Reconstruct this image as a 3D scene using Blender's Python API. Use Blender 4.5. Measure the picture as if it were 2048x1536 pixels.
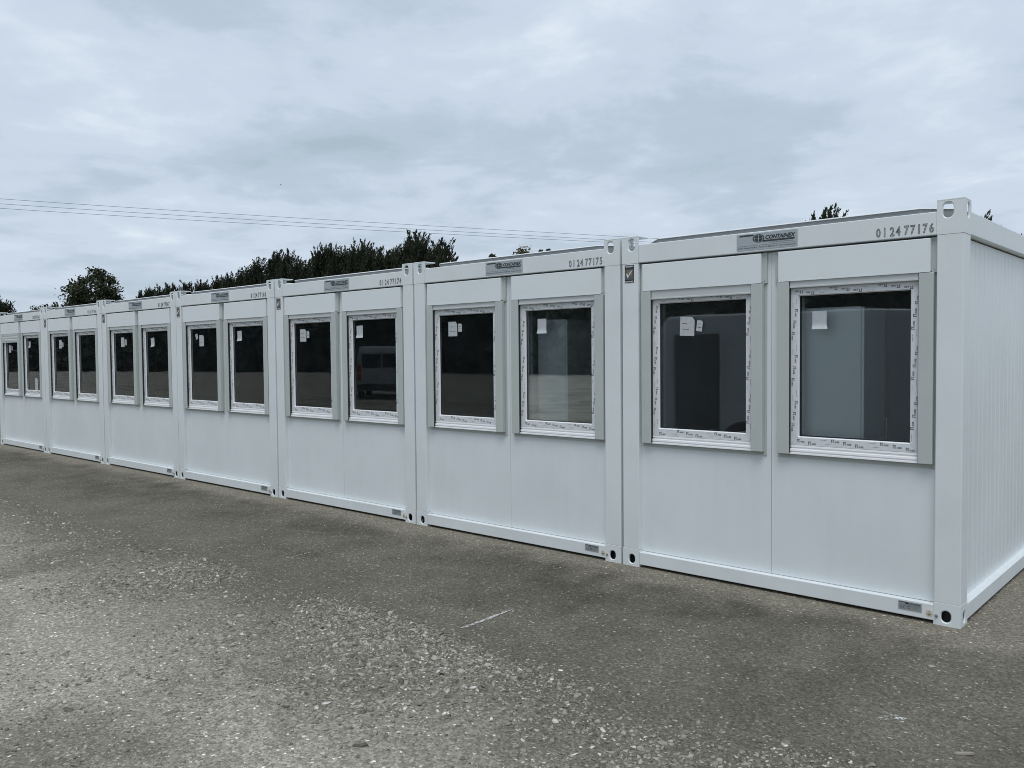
import bpy, bmesh, math, random
import numpy as np
from mathutils import Vector, Matrix

# ------------------------------------------------------------------ scene, camera, sky, sun
scene = bpy.context.scene
for o in list(bpy.data.objects):
    bpy.data.objects.remove(o)
COL = scene.collection

CAM = Vector((1.3415, -5.5015, 1.6758))
FPX, PITCH, ROLL, YAW = 1677.33, -0.03537, -0.009088, 0.732864      # focal length in pixels of a 2048 wide picture
cd = bpy.data.cameras.new('camera'); cam = bpy.data.objects.new('camera', cd); COL.objects.link(cam)
cd.sensor_fit = 'HORIZONTAL'; cd.sensor_width = 36.0; cd.lens = FPX / 2048 * 36.0
cd.clip_start = 0.05; cd.clip_end = 3000
cy, sy, cp, sp = math.cos(YAW), math.sin(YAW), math.cos(PITCH), math.sin(PITCH)
FWD = Vector((-sy * cp, cy * cp, sp)); RGT0 = Vector((cy, sy, 0)); UP0 = RGT0.cross(FWD)
RGT = RGT0 * math.cos(ROLL) + UP0 * math.sin(ROLL); UPV = UP0 * math.cos(ROLL) - RGT0 * math.sin(ROLL)
m = Matrix.Identity(4)
for i in range(3):
    m[i][0], m[i][1], m[i][2], m[i][3] = RGT[i], UPV[i], -FWD[i], CAM[i]
cam.matrix_world = m
scene.camera = cam

SUN_ELEV, SUN_AZ = math.radians(64), math.radians(150)      # azimuth clockwise from +Y; behind and right of the camera
SKYX, SKYY = -3.3, 0.9
world = bpy.data.worlds.new('World'); scene.world = world; world.use_nodes = True
nt = world.node_tree; nt.nodes.clear()
def N(t, typ, **kw):
    n = t.nodes.new(typ)
    for k, v in kw.items(): setattr(n, k, v)
    return n
def math_node(t, op, a, b=None, c=None, clamp=False):
    n = N(t, 'ShaderNodeMath', operation=op, use_clamp=clamp)
    for i, v in enumerate((a, b, c)):
        if v is None: continue
        if isinstance(v, (int, float)): n.inputs[i].default_value = v
        else: t.links.new(v, n.inputs[i])
    return n.outputs[0]
def ramp(t, fac, stops, interp='LINEAR'):
    n = N(t, 'ShaderNodeValToRGB'); cr = n.color_ramp; cr.interpolation = interp
    while len(cr.elements) < len(stops): cr.elements.new(0.5)
    for e, (pos, c) in zip(cr.elements, stops):
        e.position = pos; e.color = (c, c, c, 1) if isinstance(c, (int, float)) else (*c, 1)
    t.links.new(fac, n.inputs[0]); return n.outputs[0]
def mix(t, fac, a, b, blend='MIX'):
    n = N(t, 'ShaderNodeMix', data_type='RGBA', blend_type=blend)
    for sock, v in ((n.inputs[0], fac), (n.inputs[6], a), (n.inputs[7], b)):
        if isinstance(v, (int, float)): sock.default_value = v
        elif isinstance(v, tuple): sock.default_value = (*v, 1)
        else: t.links.new(v, sock)
    return n.outputs[2]
def noise(t, vec, scale, detail=4, rough=0.5, dist=0.0, out=0):
    n = N(t, 'ShaderNodeTexNoise'); n.inputs['Scale'].default_value = scale; n.inputs['Detail'].default_value = detail
    n.inputs['Roughness'].default_value = rough; n.inputs['Distortion'].default_value = dist
    if vec is not None: t.links.new(vec, n.inputs['Vector'])
    return n.outputs[out]
# overcast sky: broken stratocumulus seen in perspective on a flat layer, a little of the clear sky showing through
tc = N(nt, 'ShaderNodeTexCoord')
sep = N(nt, 'ShaderNodeSeparateXYZ'); nt.links.new(tc.outputs['Generated'], sep.inputs[0])
zc = math_node(nt, 'ADD', math_node(nt, 'MAXIMUM', sep.outputs[2], 0.0), 0.13)
px = math_node(nt, 'DIVIDE', sep.outputs[0], zc); py = math_node(nt, 'DIVIDE', sep.outputs[1], zc)
comb = N(nt, 'ShaderNodeCombineXYZ'); nt.links.new(px, comb.inputs[0]); nt.links.new(py, comb.inputs[1])
mp = N(nt, 'ShaderNodeMapping'); mp.inputs['Rotation'].default_value = (0, 0, 0.75); mp.inputs['Scale'].default_value = (0.80, 0.80, 1.0)
mp.inputs['Location'].default_value = (SKYX, SKYY, 0.4)
nt.links.new(comb.outputs[0], mp.inputs[0]); V = mp.outputs[0]
c1 = noise(nt, V, 0.75, 3, 0.5, 0.3); c2 = noise(nt, V, 2.1, 7, 0.55, 0.35); c3 = noise(nt, V, 7.0, 6, 0.6, 0.2)
cc = math_node(nt, 'ADD', math_node(nt, 'ADD', math_node(nt, 'MULTIPLY', c1, 0.50), math_node(nt, 'MULTIPLY', c2, 0.36)), math_node(nt, 'MULTIPLY', c3, 0.14))
cloud = ramp(nt, cc, [(0.37, (0.430, 0.532, 0.612)), (0.45, (0.505, 0.605, 0.715)), (0.53, (0.615, 0.710, 0.835)), (0.64, (0.800, 0.885, 0.965))], 'EASE')
low = ramp(nt, sep.outputs[2], [(0.0, 1.0), (0.10, 0.5), (0.22, 0.0)])
cloud = mix(nt, math_node(nt, 'MULTIPLY', low, 0.30), cloud, (0.72, 0.80, 0.90))
sky = N(nt, 'ShaderNodeTexSky', sky_type='NISHITA', sun_disc=False, sun_elevation=SUN_ELEV, sun_rotation=SUN_AZ)
sky.air_density = 1.0; sky.dust_density = 2.0
bgs = N(nt, 'ShaderNodeBackground'); bgs.inputs[1].default_value = 0.05; nt.links.new(sky.outputs[0], bgs.inputs[0])
bgc = N(nt, 'ShaderNodeBackground'); bgc.inputs[1].default_value = 1.0; nt.links.new(cloud, bgc.inputs[0])
mxs = N(nt, 'ShaderNodeMixShader'); mxs.inputs[0].default_value = 0.95
nt.links.new(bgs.outputs[0], mxs.inputs[1]); nt.links.new(bgc.outputs[0], mxs.inputs[2])
wo = N(nt, 'ShaderNodeOutputWorld'); nt.links.new(mxs.outputs[0], wo.inputs[0])

sd = bpy.data.lights.new('sun', 'SUN'); sun = bpy.data.objects.new('sun', sd); COL.objects.link(sun)
sd.energy = 1.5; sd.angle = math.radians(30); sd.color = (1.0, 0.985, 0.96)
sdir = Vector((math.sin(SUN_AZ) * math.cos(SUN_ELEV), math.cos(SUN_AZ) * math.cos(SUN_ELEV), math.sin(SUN_ELEV)))
sun.rotation_euler = sdir.to_track_quat('Z', 'Y').to_euler(); sun.location = sdir * 40

vs = scene.view_settings
vs.view_transform = 'Standard'; vs.look = 'None'; vs.exposure = 0.0; vs.gamma = 1.0; vs.use_curve_mapping = False
scene.render.engine = 'CYCLES'
cyc = scene.cycles
cyc.use_denoising = True; cyc.max_bounces = 10; cyc.diffuse_bounces = 4; cyc.glossy_bounces = 5; cyc.transparent_max_bounces = 24
cyc.pixel_filter_type = 'BLACKMAN_HARRIS'; cyc.filter_width = 0.95; cyc.use_adaptive_sampling = False; cyc.sample_clamp_indirect = 6.0

rng = np.random.default_rng(7); rnd = random.Random(11)

# ------------------------------------------------------------------ materials
MATS = {}
def mat(name, col, rough=0.5, metal=0.0, var=0.0, vscale=3.0, bump=0.0, bscale=40.0, spec=0.5, bdist=0.002):
    if name in MATS: return MATS[name]
    M = bpy.data.materials.new(name); M.use_nodes = True; t = M.node_tree
    b = t.nodes['Principled BSDF']; b.inputs['Roughness'].default_value = rough; b.inputs['Metallic'].default_value = metal
    b.inputs['Specular IOR Level'].default_value = spec
    geo = N(t, 'ShaderNodeNewGeometry'); P = geo.outputs['Position']
    if var > 0:
        n1 = noise(t, P, vscale, 5, 0.6)
        f = ramp(t, n1, [(0.3, 1 - var), (0.7, 1 + 0.35 * var)])
        c = mix(t, 1.0, col, f, 'MULTIPLY'); t.links.new(c, b.inputs['Base Color'])
        r = math_node(t, 'MULTIPLY_ADD', n1, 0.12, rough - 0.06); t.links.new(r, b.inputs['Roughness'])
    else: b.inputs['Base Color'].default_value = (*col, 1)
    if bump > 0:
        bn = N(t, 'ShaderNodeBump'); bn.inputs['Strength'].default_value = bump; bn.inputs['Distance'].default_value = bdist
        t.links.new(noise(t, P, bscale, 3, 0.5), bn.inputs['Height']); t.links.new(bn.outputs[0], b.inputs['Normal'])
    MATS[name] = M; return M
PAINT = mat('frame paint', (0.755, 0.80, 0.81), 0.42, var=0.06, vscale=2.2, bump=0.12, bscale=7, bdist=0.01)
def panel_mat():
    M = mat('panel paint', (0.765, 0.81, 0.825), 0.38, var=0.05, vscale=1.4, bump=0.12, bscale=2.2, bdist=0.03); t = M.node_tree; b = t.nodes['Principled BSDF']
    geo = N(t, 'ShaderNodeNewGeometry'); mp = N(t, 'ShaderNodeMapping'); mp.inputs['Scale'].default_value = (9, 9, 0.7); t.links.new(geo.outputs['Position'], mp.inputs[0])
    st = ramp(t, noise(t, mp.outputs[0], 1.6, 5, 0.6), [(0.35, 0.982), (0.6, 1.0)])                    # faint rain runs
    sp_ = ramp(t, noise(t, geo.outputs['Position'], 130, 2, 0.6), [(0.72, 1.0), (0.80, 0.90)])           # specks of road dirt
    lk = b.inputs['Base Color'].links[0]; src = lk.from_socket
    t.links.new(mix(t, 1.0, mix(t, 1.0, src, st, 'MULTIPLY'), sp_, 'MULTIPLY'), b.inputs['Base Color']); return M
PANEL = panel_mat()
COVER = mat('cover sheet', (0.775, 0.82, 0.835), 0.38, var=0.03, vscale=2.0, bump=0.08, bscale=4.0, bdist=0.01)
RAIL = mat('rail coating', (0.500, 0.540, 0.520), 0.45, var=0.05, vscale=5.0)
PVC = mat('white window plastic', (0.86, 0.87, 0.88), 0.3)
FILM = mat('protective film', (0.73, 0.76, 0.78), 0.28, var=0.06, vscale=24, bump=0.25, bscale=60)
INK = mat('film print', (0.07, 0.08, 0.085), 0.5)
DARKINK = mat('sign print', (0.035, 0.045, 0.048), 0.5)
PLATE = mat('sign plate', (0.42, 0.46, 0.485), 0.4, metal=0.2)
TAG = mat('rating plate', (0.36, 0.40, 0.43), 0.35, metal=0.3)
CREAM = mat('cream sticker', (0.62, 0.55, 0.42), 0.5)
BLACK = mat('sticker and slot shade black', (0.012, 0.014, 0.015), 0.45)
GREYST = mat('sticker grey', (0.11, 0.12, 0.125), 0.45, var=0.3, vscale=60)
OCHRE = mat('sticker ochre', (0.22, 0.17, 0.11), 0.5)
WHITE = mat('sticker white', (0.75, 0.76, 0.77), 0.45)
PAPER = mat('paper label', (0.50, 0.53, 0.55), 0.6, var=0.12, vscale=50)
GASKET = mat('gasket rubber', (0.015, 0.016, 0.017), 0.6)
INNER = mat('interior board', (0.66, 0.68, 0.68), 0.55, var=0.04)
FLOOR = mat('interior vinyl', (0.10, 0.105, 0.11), 0.35)
CABM = mat('brushed steel sheet', (0.90, 0.92, 0.93), 0.36, metal=0.15)
STEEL = mat('zinc steel', (0.45, 0.46, 0.47), 0.35, metal=0.8)
SLATM = mat('shutter slat', (0.54, 0.57, 0.57), 0.45)
ROOFM = mat('roof sheet', (0.74, 0.76, 0.77), 0.5, var=0.08)
FASC = mat('shaded fascia grey', (0.27, 0.285, 0.29), 0.6)  # grey darkened to paint in the shade under the roof lip
BARK = mat('bark', (0.05, 0.042, 0.035), 0.9, var=0.4, vscale=6)
WIRE = mat('wire', (0.10, 0.11, 0.12), 0.6)
WOODM = mat('weathered wood', (0.34, 0.31, 0.25), 0.8, var=0.3, vscale=30)

def glass_mat():
    M = bpy.data.materials.new('window glass'); M.use_nodes = True; t = M.node_tree; t.nodes.clear()
    tr = N(t, 'ShaderNodeBsdfTransparent'); tr.inputs[0].default_value = (0.955, 0.968, 0.968, 1)
    gl = N(t, 'ShaderNodeBsdfGlossy'); gl.inputs['Roughness'].default_value = 0.0; gl.inputs['Color'].default_value = (0.93, 0.97, 1.0, 1)
    fr = N(t, 'ShaderNodeFresnel'); fr.inputs['IOR'].default_value = 1.52
    geo = N(t, 'ShaderNodeNewGeometry')
    bn = N(t, 'ShaderNodeBump'); bn.inputs['Strength'].default_value = 0.05; bn.inputs['Distance'].default_value = 0.02
    t.links.new(noise(t, geo.outputs['Position'], 1.6, 1, 0.4), bn.inputs['Height']); t.links.new(bn.outputs[0], gl.inputs['Normal'])
    mx = N(t, 'ShaderNodeMixShader'); t.links.new(math_node(t, 'MULTIPLY', fr.outputs[0], 1.15, clamp=True), mx.inputs[0])
    t.links.new(tr.outputs[0], mx.inputs[1]); t.links.new(gl.outputs[0], mx.inputs[2])
    df = N(t, 'ShaderNodeBsdfDiffuse'); df.inputs[0].default_value = (0.62, 0.72, 0.72, 1)  # faint pale veil, mixed in to lift the near-black panes
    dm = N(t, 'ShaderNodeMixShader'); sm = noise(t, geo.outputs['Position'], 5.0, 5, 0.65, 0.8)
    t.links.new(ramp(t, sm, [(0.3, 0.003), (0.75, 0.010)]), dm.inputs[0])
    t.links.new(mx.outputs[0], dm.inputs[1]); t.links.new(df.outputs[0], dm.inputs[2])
    out = N(t, 'ShaderNodeOutputMaterial'); t.links.new(dm.outputs[0], out.inputs[0]); return M
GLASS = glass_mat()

def leaf_mat(name, dark, light, rough=0.6):
    M = bpy.data.materials.new(name); M.use_nodes = True; t = M.node_tree
    b = t.nodes['Principled BSDF']; b.inputs['Roughness'].default_value = rough; b.inputs['Specular IOR Level'].default_value = 0.25
    geo = N(t, 'ShaderNodeNewGeometry')
    n1 = noise(t, geo.outputs['Position'], 0.9, 3, 0.6)
    f = math_node(t, 'ADD', math_node(t, 'MULTIPLY', geo.outputs['Random Per Island'], 0.6), math_node(t, 'MULTIPLY', n1, 0.5))
    c = ramp(t, f, [(0.2, dark), (0.9, light)]); t.links.new(c, b.inputs['Base Color']); return M
CYP = leaf_mat('cypress foliage', (0.016, 0.022, 0.014), (0.040, 0.050, 0.026))
OAK = leaf_mat('broadleaf foliage', (0.020, 0.028, 0.014), (0.050, 0.060, 0.028))
PALE = leaf_mat('pale broadleaf foliage', (0.035, 0.040, 0.020), (0.16, 0.14, 0.07))
WOODS = leaf_mat('wood foliage', (0.045, 0.060, 0.050), (0.11, 0.12, 0.09))

# ------------------------------------------------------------------ mesh helpers
class MB:
    """collects shapes into one mesh with one or more materials"""
    def __init__(s): s.v, s.f, s.m, s.mats = [], [], [], []
    def mi(s, M):
        if M not in s.mats: s.mats.append(M)
        return s.mats.index(M)
    def add(s, vs, fs, M):
        o = len(s.v); s.v += [tuple(v) for v in vs]; k = s.mi(M)
        for f in fs: s.f.append(tuple(i + o for i in f)); s.m.append(k)
    def bm(s, bm, M):
        bm.verts.ensure_lookup_table(); bm.verts.index_update()
        s.add([v.co[:] for v in bm.verts], [[v.index for v in f.verts] for f in bm.faces], M); bm.free()
    def box(s, x0, x1, y0, y1, z0, z1, M, bev=0.0, seg=2):
        if bev <= 0:
            s.add([(x0,y0,z0),(x1,y0,z0),(x1,y1,z0),(x0,y1,z0),(x0,y0,z1),(x1,y0,z1),(x1,y1,z1),(x0,y1,z1)],
                  [(0,3,2,1),(4,5,6,7),(0,1,5,4),(1,2,6,5),(2,3,7,6),(3,0,4,7)], M); return
        b = bmesh.new(); bmesh.ops.create_cube(b, size=1.0)
        for v in b.verts:
            v.co = Vector(((x0+x1)/2 + v.co.x*(x1-x0), (y0+y1)/2 + v.co.y*(y1-y0), (z0+z1)/2 + v.co.z*(z1-z0)))
        bmesh.ops.bevel(b, geom=b.edges[:], offset=bev, segments=seg, affect='EDGES', profile=0.5)
        s.bm(b, M)
    def prism(s, prof, axis, a, b, M):
        """prof: 2-D outline; axis 'x': (y,z) swept x=a..b ; 'y': (x,z) ; 'z': (x,y)"""
        n = len(prof)
        def P(q, t):
            return {'x': (t, q[0], q[1]), 'y': (q[0], t, q[1]), 'z': (q[0], q[1], t)}[axis]
        vs = [P(q, a) for q in prof] + [P(q, b) for q in prof]
        fs = [tuple(range(n)), tuple(range(2*n-1, n-1, -1))] + [(i, i+n, (i+1) % n + n, (i+1) % n) for i in range(n)]
        s.add(vs, fs, M)
    def flat(s, pts, y, M):       # flat polygon facing the front, pts = (x,z)
        s.add([(x, y, z) for x, z in pts], [tuple(range(len(pts)))], M)
    def rect(s, x0, x1, z0, z1, y, M): s.flat([(x0,z0),(x1,z0),(x1,z1),(x0,z1)], y, M)
    def ring(s, ox0, ox1, oz0, oz1, ix0, ix1, iz0, iz1, y0, y1, M):
        """rectangular plate with a rectangular opening, thickness y0..y1"""
        vs = []
        for y in (y0, y1):
            vs += [(ox0,y,oz0),(ox1,y,oz0),(ox1,y,oz1),(ox0,y,oz1),(ix0,y,iz0),(ix1,y,iz0),(ix1,y,iz1),(ix0,y,iz1)]
        fs = []
        for i in range(4):
            j = (i+1) % 4
            fs += [(i, j, j+4, i+4), (i+8, i+12, j+12, j+8), (i, i+8, j+8, j), (i+4, j+4, j+12, i+12)]
        s.add(vs, fs, M)
    def tube(s, pts, rad, M, n=6, cap=True):
        vs, fs = [], []
        pts = [Vector(p) for p in pts]
        for i, p in enumerate(pts):
            d = (pts[min(i+1, len(pts)-1)] - pts[max(i-1, 0)]).normalized()
            a = d.orthogonal().normalized(); b = d.cross(a)
            r = rad[i] if hasattr(rad, '__len__') else rad
            vs += [p + a*(r*math.cos(2*math.pi*k/n)) + b*(r*math.sin(2*math.pi*k/n)) for k in range(n)]
        for i in range(len(pts)-1):
            for k in range(n):
                fs.append((i*n+k, i*n+(k+1) % n, (i+1)*n+(k+1) % n, (i+1)*n+k))
        if cap: fs += [tuple(range(n-1, -1, -1)), tuple(range((len(pts)-1)*n, len(pts)*n))]
        s.add(vs, fs, M)
    def mesh(s, name, off=(0, 0, 0), smooth=False, recalc=False):
        me = bpy.data.meshes.new(name)
        me.from_pydata([(x+off[0], y+off[1], z+off[2]) for x, y, z in s.v], [], s.f)
        for M in s.mats: me.materials.append(M)
        if len(s.mats) > 1: me.polygons.foreach_set('material_index', s.m)
        if recalc:
            b = bmesh.new(); b.from_mesh(me); bmesh.ops.recalc_face_normals(b, faces=b.faces[:]); b.to_mesh(me); b.free()
        if smooth: me.polygons.foreach_set('use_smooth', [True]*len(me.polygons))
        me.update(); return me

def link(name, data, parent=None, loc=(0, 0, 0)):
    o = bpy.data.objects.new(name, data); COL.objects.link(o); o.parent = parent; o.location = loc; return o
def tag(o, label, cat, group=None, kind=None):
    if label: o['label'] = label
    if cat: o['category'] = cat
    if group: o['group'] = group
    if kind: o['kind'] = kind
    return o
def leaves(name, C, D, L, Wd, M, parent=None, twist=None):
    """many small rhombic leaf faces at centres C, pointing along D"""
    n = len(C); D = D/np.linalg.norm(D, axis=1)[:, None]
    R = rng.normal(size=(n, 3)); S = np.cross(D, R); S /= np.linalg.norm(S, axis=1)[:, None]+1e-9
    Nn = np.cross(S, D); L = np.asarray(L)[:, None]; Wd = np.asarray(Wd)[:, None]
    v = np.empty((n, 4, 3)); v[:, 0] = C - D*L*0.5; v[:, 1] = C + S*Wd*0.5 + Nn*Wd*0.15; v[:, 2] = C + D*L*0.5; v[:, 3] = C - S*Wd*0.5 + Nn*Wd*0.15
    me = bpy.data.meshes.new(name); me.vertices.add(4*n); me.vertices.foreach_set('co', v.ravel())
    me.loops.add(4*n); me.loops.foreach_set('vertex_index', np.arange(4*n)); me.polygons.add(n)
    me.polygons.foreach_set('loop_start', np.arange(0, 4*n, 4)); me.polygons.foreach_set('loop_total', np.full(n, 4))
    me.materials.append(M); me.update(calc_edges=True); me.validate()
    return link(name, me, parent)

_TXT = {}
def text_geo(body, outline=0.0, shear=0.0, bold=0.0, fine=3):
    """vertices (unit: font size 1) and faces of a word, from the built-in typeface"""
    key = (body, outline, shear, bold)
    if key in _TXT: return _TXT[key]
    c = bpy.data.curves.new('text', 'FONT'); c.body = body; c.size = 1.0; c.resolution_u = fine; c.shear = shear; c.offset = bold
    if outline > 0:
        c.fill_mode = 'NONE'; c.bevel_depth = outline; c.bevel_resolution = 0
    o = bpy.data.objects.new('text', c); COL.objects.link(o)
    bpy.context.view_layer.update()
    dg = bpy.context.evaluated_depsgraph_get(); me = bpy.data.meshes.new_from_object(o.evaluated_get(dg))
    vs = np.array([v.co[:] for v in me.vertices]).reshape(-1, 3); fs = [tuple(p.vertices) for p in me.polygons]
    bpy.data.objects.remove(o); bpy.data.curves.remove(c); bpy.data.meshes.remove(me)
    if len(vs):
        lo, hi = vs.min(0), vs.max(0); vs = (vs - np.array([lo[0], lo[1], 0])); size = hi - lo
    else: size = np.ones(3)
    _TXT[key] = (vs, fs, size); return _TXT[key]
def put_text(mb, body, x0, x1, z0, z1, y, M, rot=0, **kw):
    """fit the word into the box x0..x1, z0..z1 (before turning), facing the front; rot turns it in quarter turns about the box centre"""
    vs, fs, sz = text_geo(body, **kw)
    cx, cz = (x0+x1)/2, (z0+z1)/2; w, h = x1-x0, z1-z0
    X = (vs[:, 0]/sz[0]-0.5)*w; Z = (vs[:, 1]/sz[1]-0.5)*h
    ca, sa = [(1, 0), (0, 1), (-1, 0), (0, -1)][rot % 4]
    Xr, Zr = X*ca - Z*sa, X*sa + Z*ca
    yy = y + (vs[:, 2]*min(w/sz[0], h/sz[1]) if kw.get('outline') else 0*X)
    mb.add(np.stack([cx+Xr, yy, cz+Zr], 1).tolist(), fs, M)

# ------------------------------------------------------------------ ground
def smooth(e0, e1, x):
    t = np.clip((x-e0)/(e1-e0), 0, 1); return t*t*(3-2*t)
def wave(x, y, s, seed):
    r = np.random.default_rng(seed); o = 0*x
    for _ in range(7):
        a = r.uniform(0, 2*math.pi); k = s*r.uniform(0.5, 1.7); o = o + np.sin((x*math.cos(a)+y*math.sin(a))*k + r.uniform(0, 6.28))
    return o/7
def ground_h(x, y):
    berm = smooth(-1.75, -2.45, y)*(0.010 + 0.014*wave(x, y, 2.4, 3)) + smooth(-1.9, -3.0, y)*0.012*wave(x, y, 6.5, 5)
    soft = smooth(-0.25, -1.2, y)*0.006*wave(x, y, 1.6, 9)
    return np.where((x > -40) & (x < 14) & (y > -14), (berm + soft), 0.0) * smooth(-14, -11, y) * smooth(-40, -30, x) * smooth(14, 9, x)
def build_ground():
    xs = np.concatenate([[-900, -500, -250, -120, -70, -45], np.arange(-40, -17, 0.8), np.arange(-17, 4, 0.09), np.arange(4, 15, 0.6), [20, 40, 80, 200, 500, 900]])
    ys = np.concatenate([[-900, -500, -250, -120, -60, -30, -20], np.arange(-14.5, -6, 0.5), np.arange(-6, 0.4, 0.07), [1, 2, 4, 7, 10, 20, 40, 80, 200, 500, 900]])
    X, Y = np.meshgrid(xs, ys); Z = ground_h(X, Y)
    ny, nx = X.shape; v = np.stack([X, Y, Z], 2).reshape(-1, 3)
    i = np.arange(nx-1)[None, :] + nx*np.arange(ny-1)[:, None]
    f = np.stack([i, i+1, i+1+nx, i+nx], 2).reshape(-1, 4)
    me = bpy.data.meshes.new('ground'); me.vertices.add(len(v)); me.vertices.foreach_set('co', v.ravel())
    me.loops.add(f.size); me.loops.foreach_set('vertex_index', f.ravel()); me.polygons.add(len(f))
    me.polygons.foreach_set('loop_start', np.arange(0, f.size, 4)); me.polygons.foreach_set('loop_total', np.full(len(f), 4))
    me.polygons.foreach_set('use_smooth', np.ones(len(f), bool)); me.update(calc_edges=True)
    M = bpy.data.materials.new('yard surface'); M.use_nodes = True; t = M.node_tree; b = t.nodes['Principled BSDF']
    b.inputs['Specular IOR Level'].default_value = 0.2
    geo = N(t, 'ShaderNodeNewGeometry'); P = geo.outputs['Position']
    s = N(t, 'ShaderNodeSeparateXYZ'); t.links.new(P, s.inputs[0])
    big = noise(t, P, 0.55, 4, 0.55); mid = noise(t, P, 2.3, 5, 0.6, 0.4); fine = noise(t, P, 26, 5, 0.65); grit = noise(t, P, 160, 2, 0.7)
    # wobbling edge between the rolled tarmac strip beside the cabins and the loose stone of the yard
    ye = math_node(t, 'ADD', s.outputs[1], math_node(t, 'MULTIPLY_ADD', mid, 0.9, -0.45))
    loose = ramp(t, math_node(t, 'MULTIPLY_ADD', ye, -0.5, -0.5), [(0.30, 0.0), (0.62, 1.0)])       # y -1.7 .. -2.0
    tar = mix(t, ramp(t, mid, [(0.32, 0.0), (0.68, 1.0)]), (0.090, 0.083, 0.065), (0.166, 0.154, 0.123))
    tar = mix(t, math_node(t, 'MULTIPLY', ramp(t, big, [(0.42, 0.0), (0.62, 1.0)]), 0.5), tar, (0.225, 0.207, 0.163))
    # pale dust that has blown against the foot of the cabins and round the end wall
    dy = math_node(t, 'ADD', s.outputs[1], math_node(t, 'MULTIPLY_ADD', mid, 0.55, -0.22))
    dust = ramp(t, math_node(t, 'ADD', dy, 1.0), [(0.62, 0.0), (0.90, 1.0)])
    tar = mix(t, math_node(t, 'MULTIPLY', dust, 0.75), tar, (0.285, 0.260, 0.208))
    wear = ramp(t, math_node(t, 'MULTIPLY_ADD', ye, -0.5, -0.4), [(0.08, 0.0), (0.38, 1.0)])             # paler where lorries have scuffed the outer edge of the strip
    tar = mix(t, math_node(t, 'MULTIPLY', wear, math_node(t, 'MULTIPLY', ramp(t, noise(t, P, 1.3, 5, 0.6, 0.7), [(0.36, 0.0), (0.6, 1.0)]), 0.6)), tar, (0.215, 0.199, 0.160))
    sto = mix(t, ramp(t, fine, [(0.3, 0.0), (0.7, 1.0)]), (0.32, 0.297, 0.243), (0.53, 0.496, 0.416))
    strip = ramp(t, math_node(t, 'MULTIPLY_ADD', ye, -0.5, -1.0), [(0.10, 1.0), (0.85, 0.0)])          # darker belt next to the tarmac
    sto = mix(t, math_node(t, 'MULTIPLY', strip, 0.80), sto, (0.098, 0.090, 0.071))
    sto = mix(t, math_node(t, 'MULTIPLY', ramp(t, noise(t, P, 0.8, 4, 0.6, 0.6), [(0.38, 1.0), (0.54, 0.0)]), 0.65), sto, (0.165, 0.151, 0.118))
    c = mix(t, loose, tar, sto)
    vr = N(t, 'ShaderNodeTexVoronoi'); vr.inputs['Scale'].default_value = 85; t.links.new(P, vr.inputs['Vector'])
    vs_ = N(t, 'ShaderNodeSeparateColor'); t.links.new(vr.outputs['Color'], vs_.inputs[0])
    tone = ramp(t, vs_.outputs[0], [(0.0, 0.62), (0.5, 0.95), (0.93, 1.25), (0.985, 1.7), (1.0, 3.4)])
    c = mix(t, 1.0, c, tone, 'MULTIPLY')
    c = mix(t, 1.0, c, ramp(t, grit, [(0.25, 0.72), (0.75, 1.25)]), 'MULTIPLY')
    t.links.new(c, b.inputs['Base Color']); b.inputs['Roughness'].default_value = 0.92
    h = math_node(t, 'ADD', math_node(t, 'MULTIPLY', vr.outputs['Distance'], -0.35), math_node(t, 'ADD', math_node(t, 'MULTIPLY', fine, 0.9), math_node(t, 'MULTIPLY', grit, 0.35)))
    bn = N(t, 'ShaderNodeBump'); bn.inputs['Strength'].default_value = 0.9; bn.inputs['Distance'].default_value = 0.02
    t.links.new(h, bn.inputs['Height']); t.links.new(bn.outputs[0], b.inputs['Normal'])
    me.materials.append(M); o = link('ground', me); o['kind'] = 'structure'; return o
GROUND = build_ground()

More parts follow.
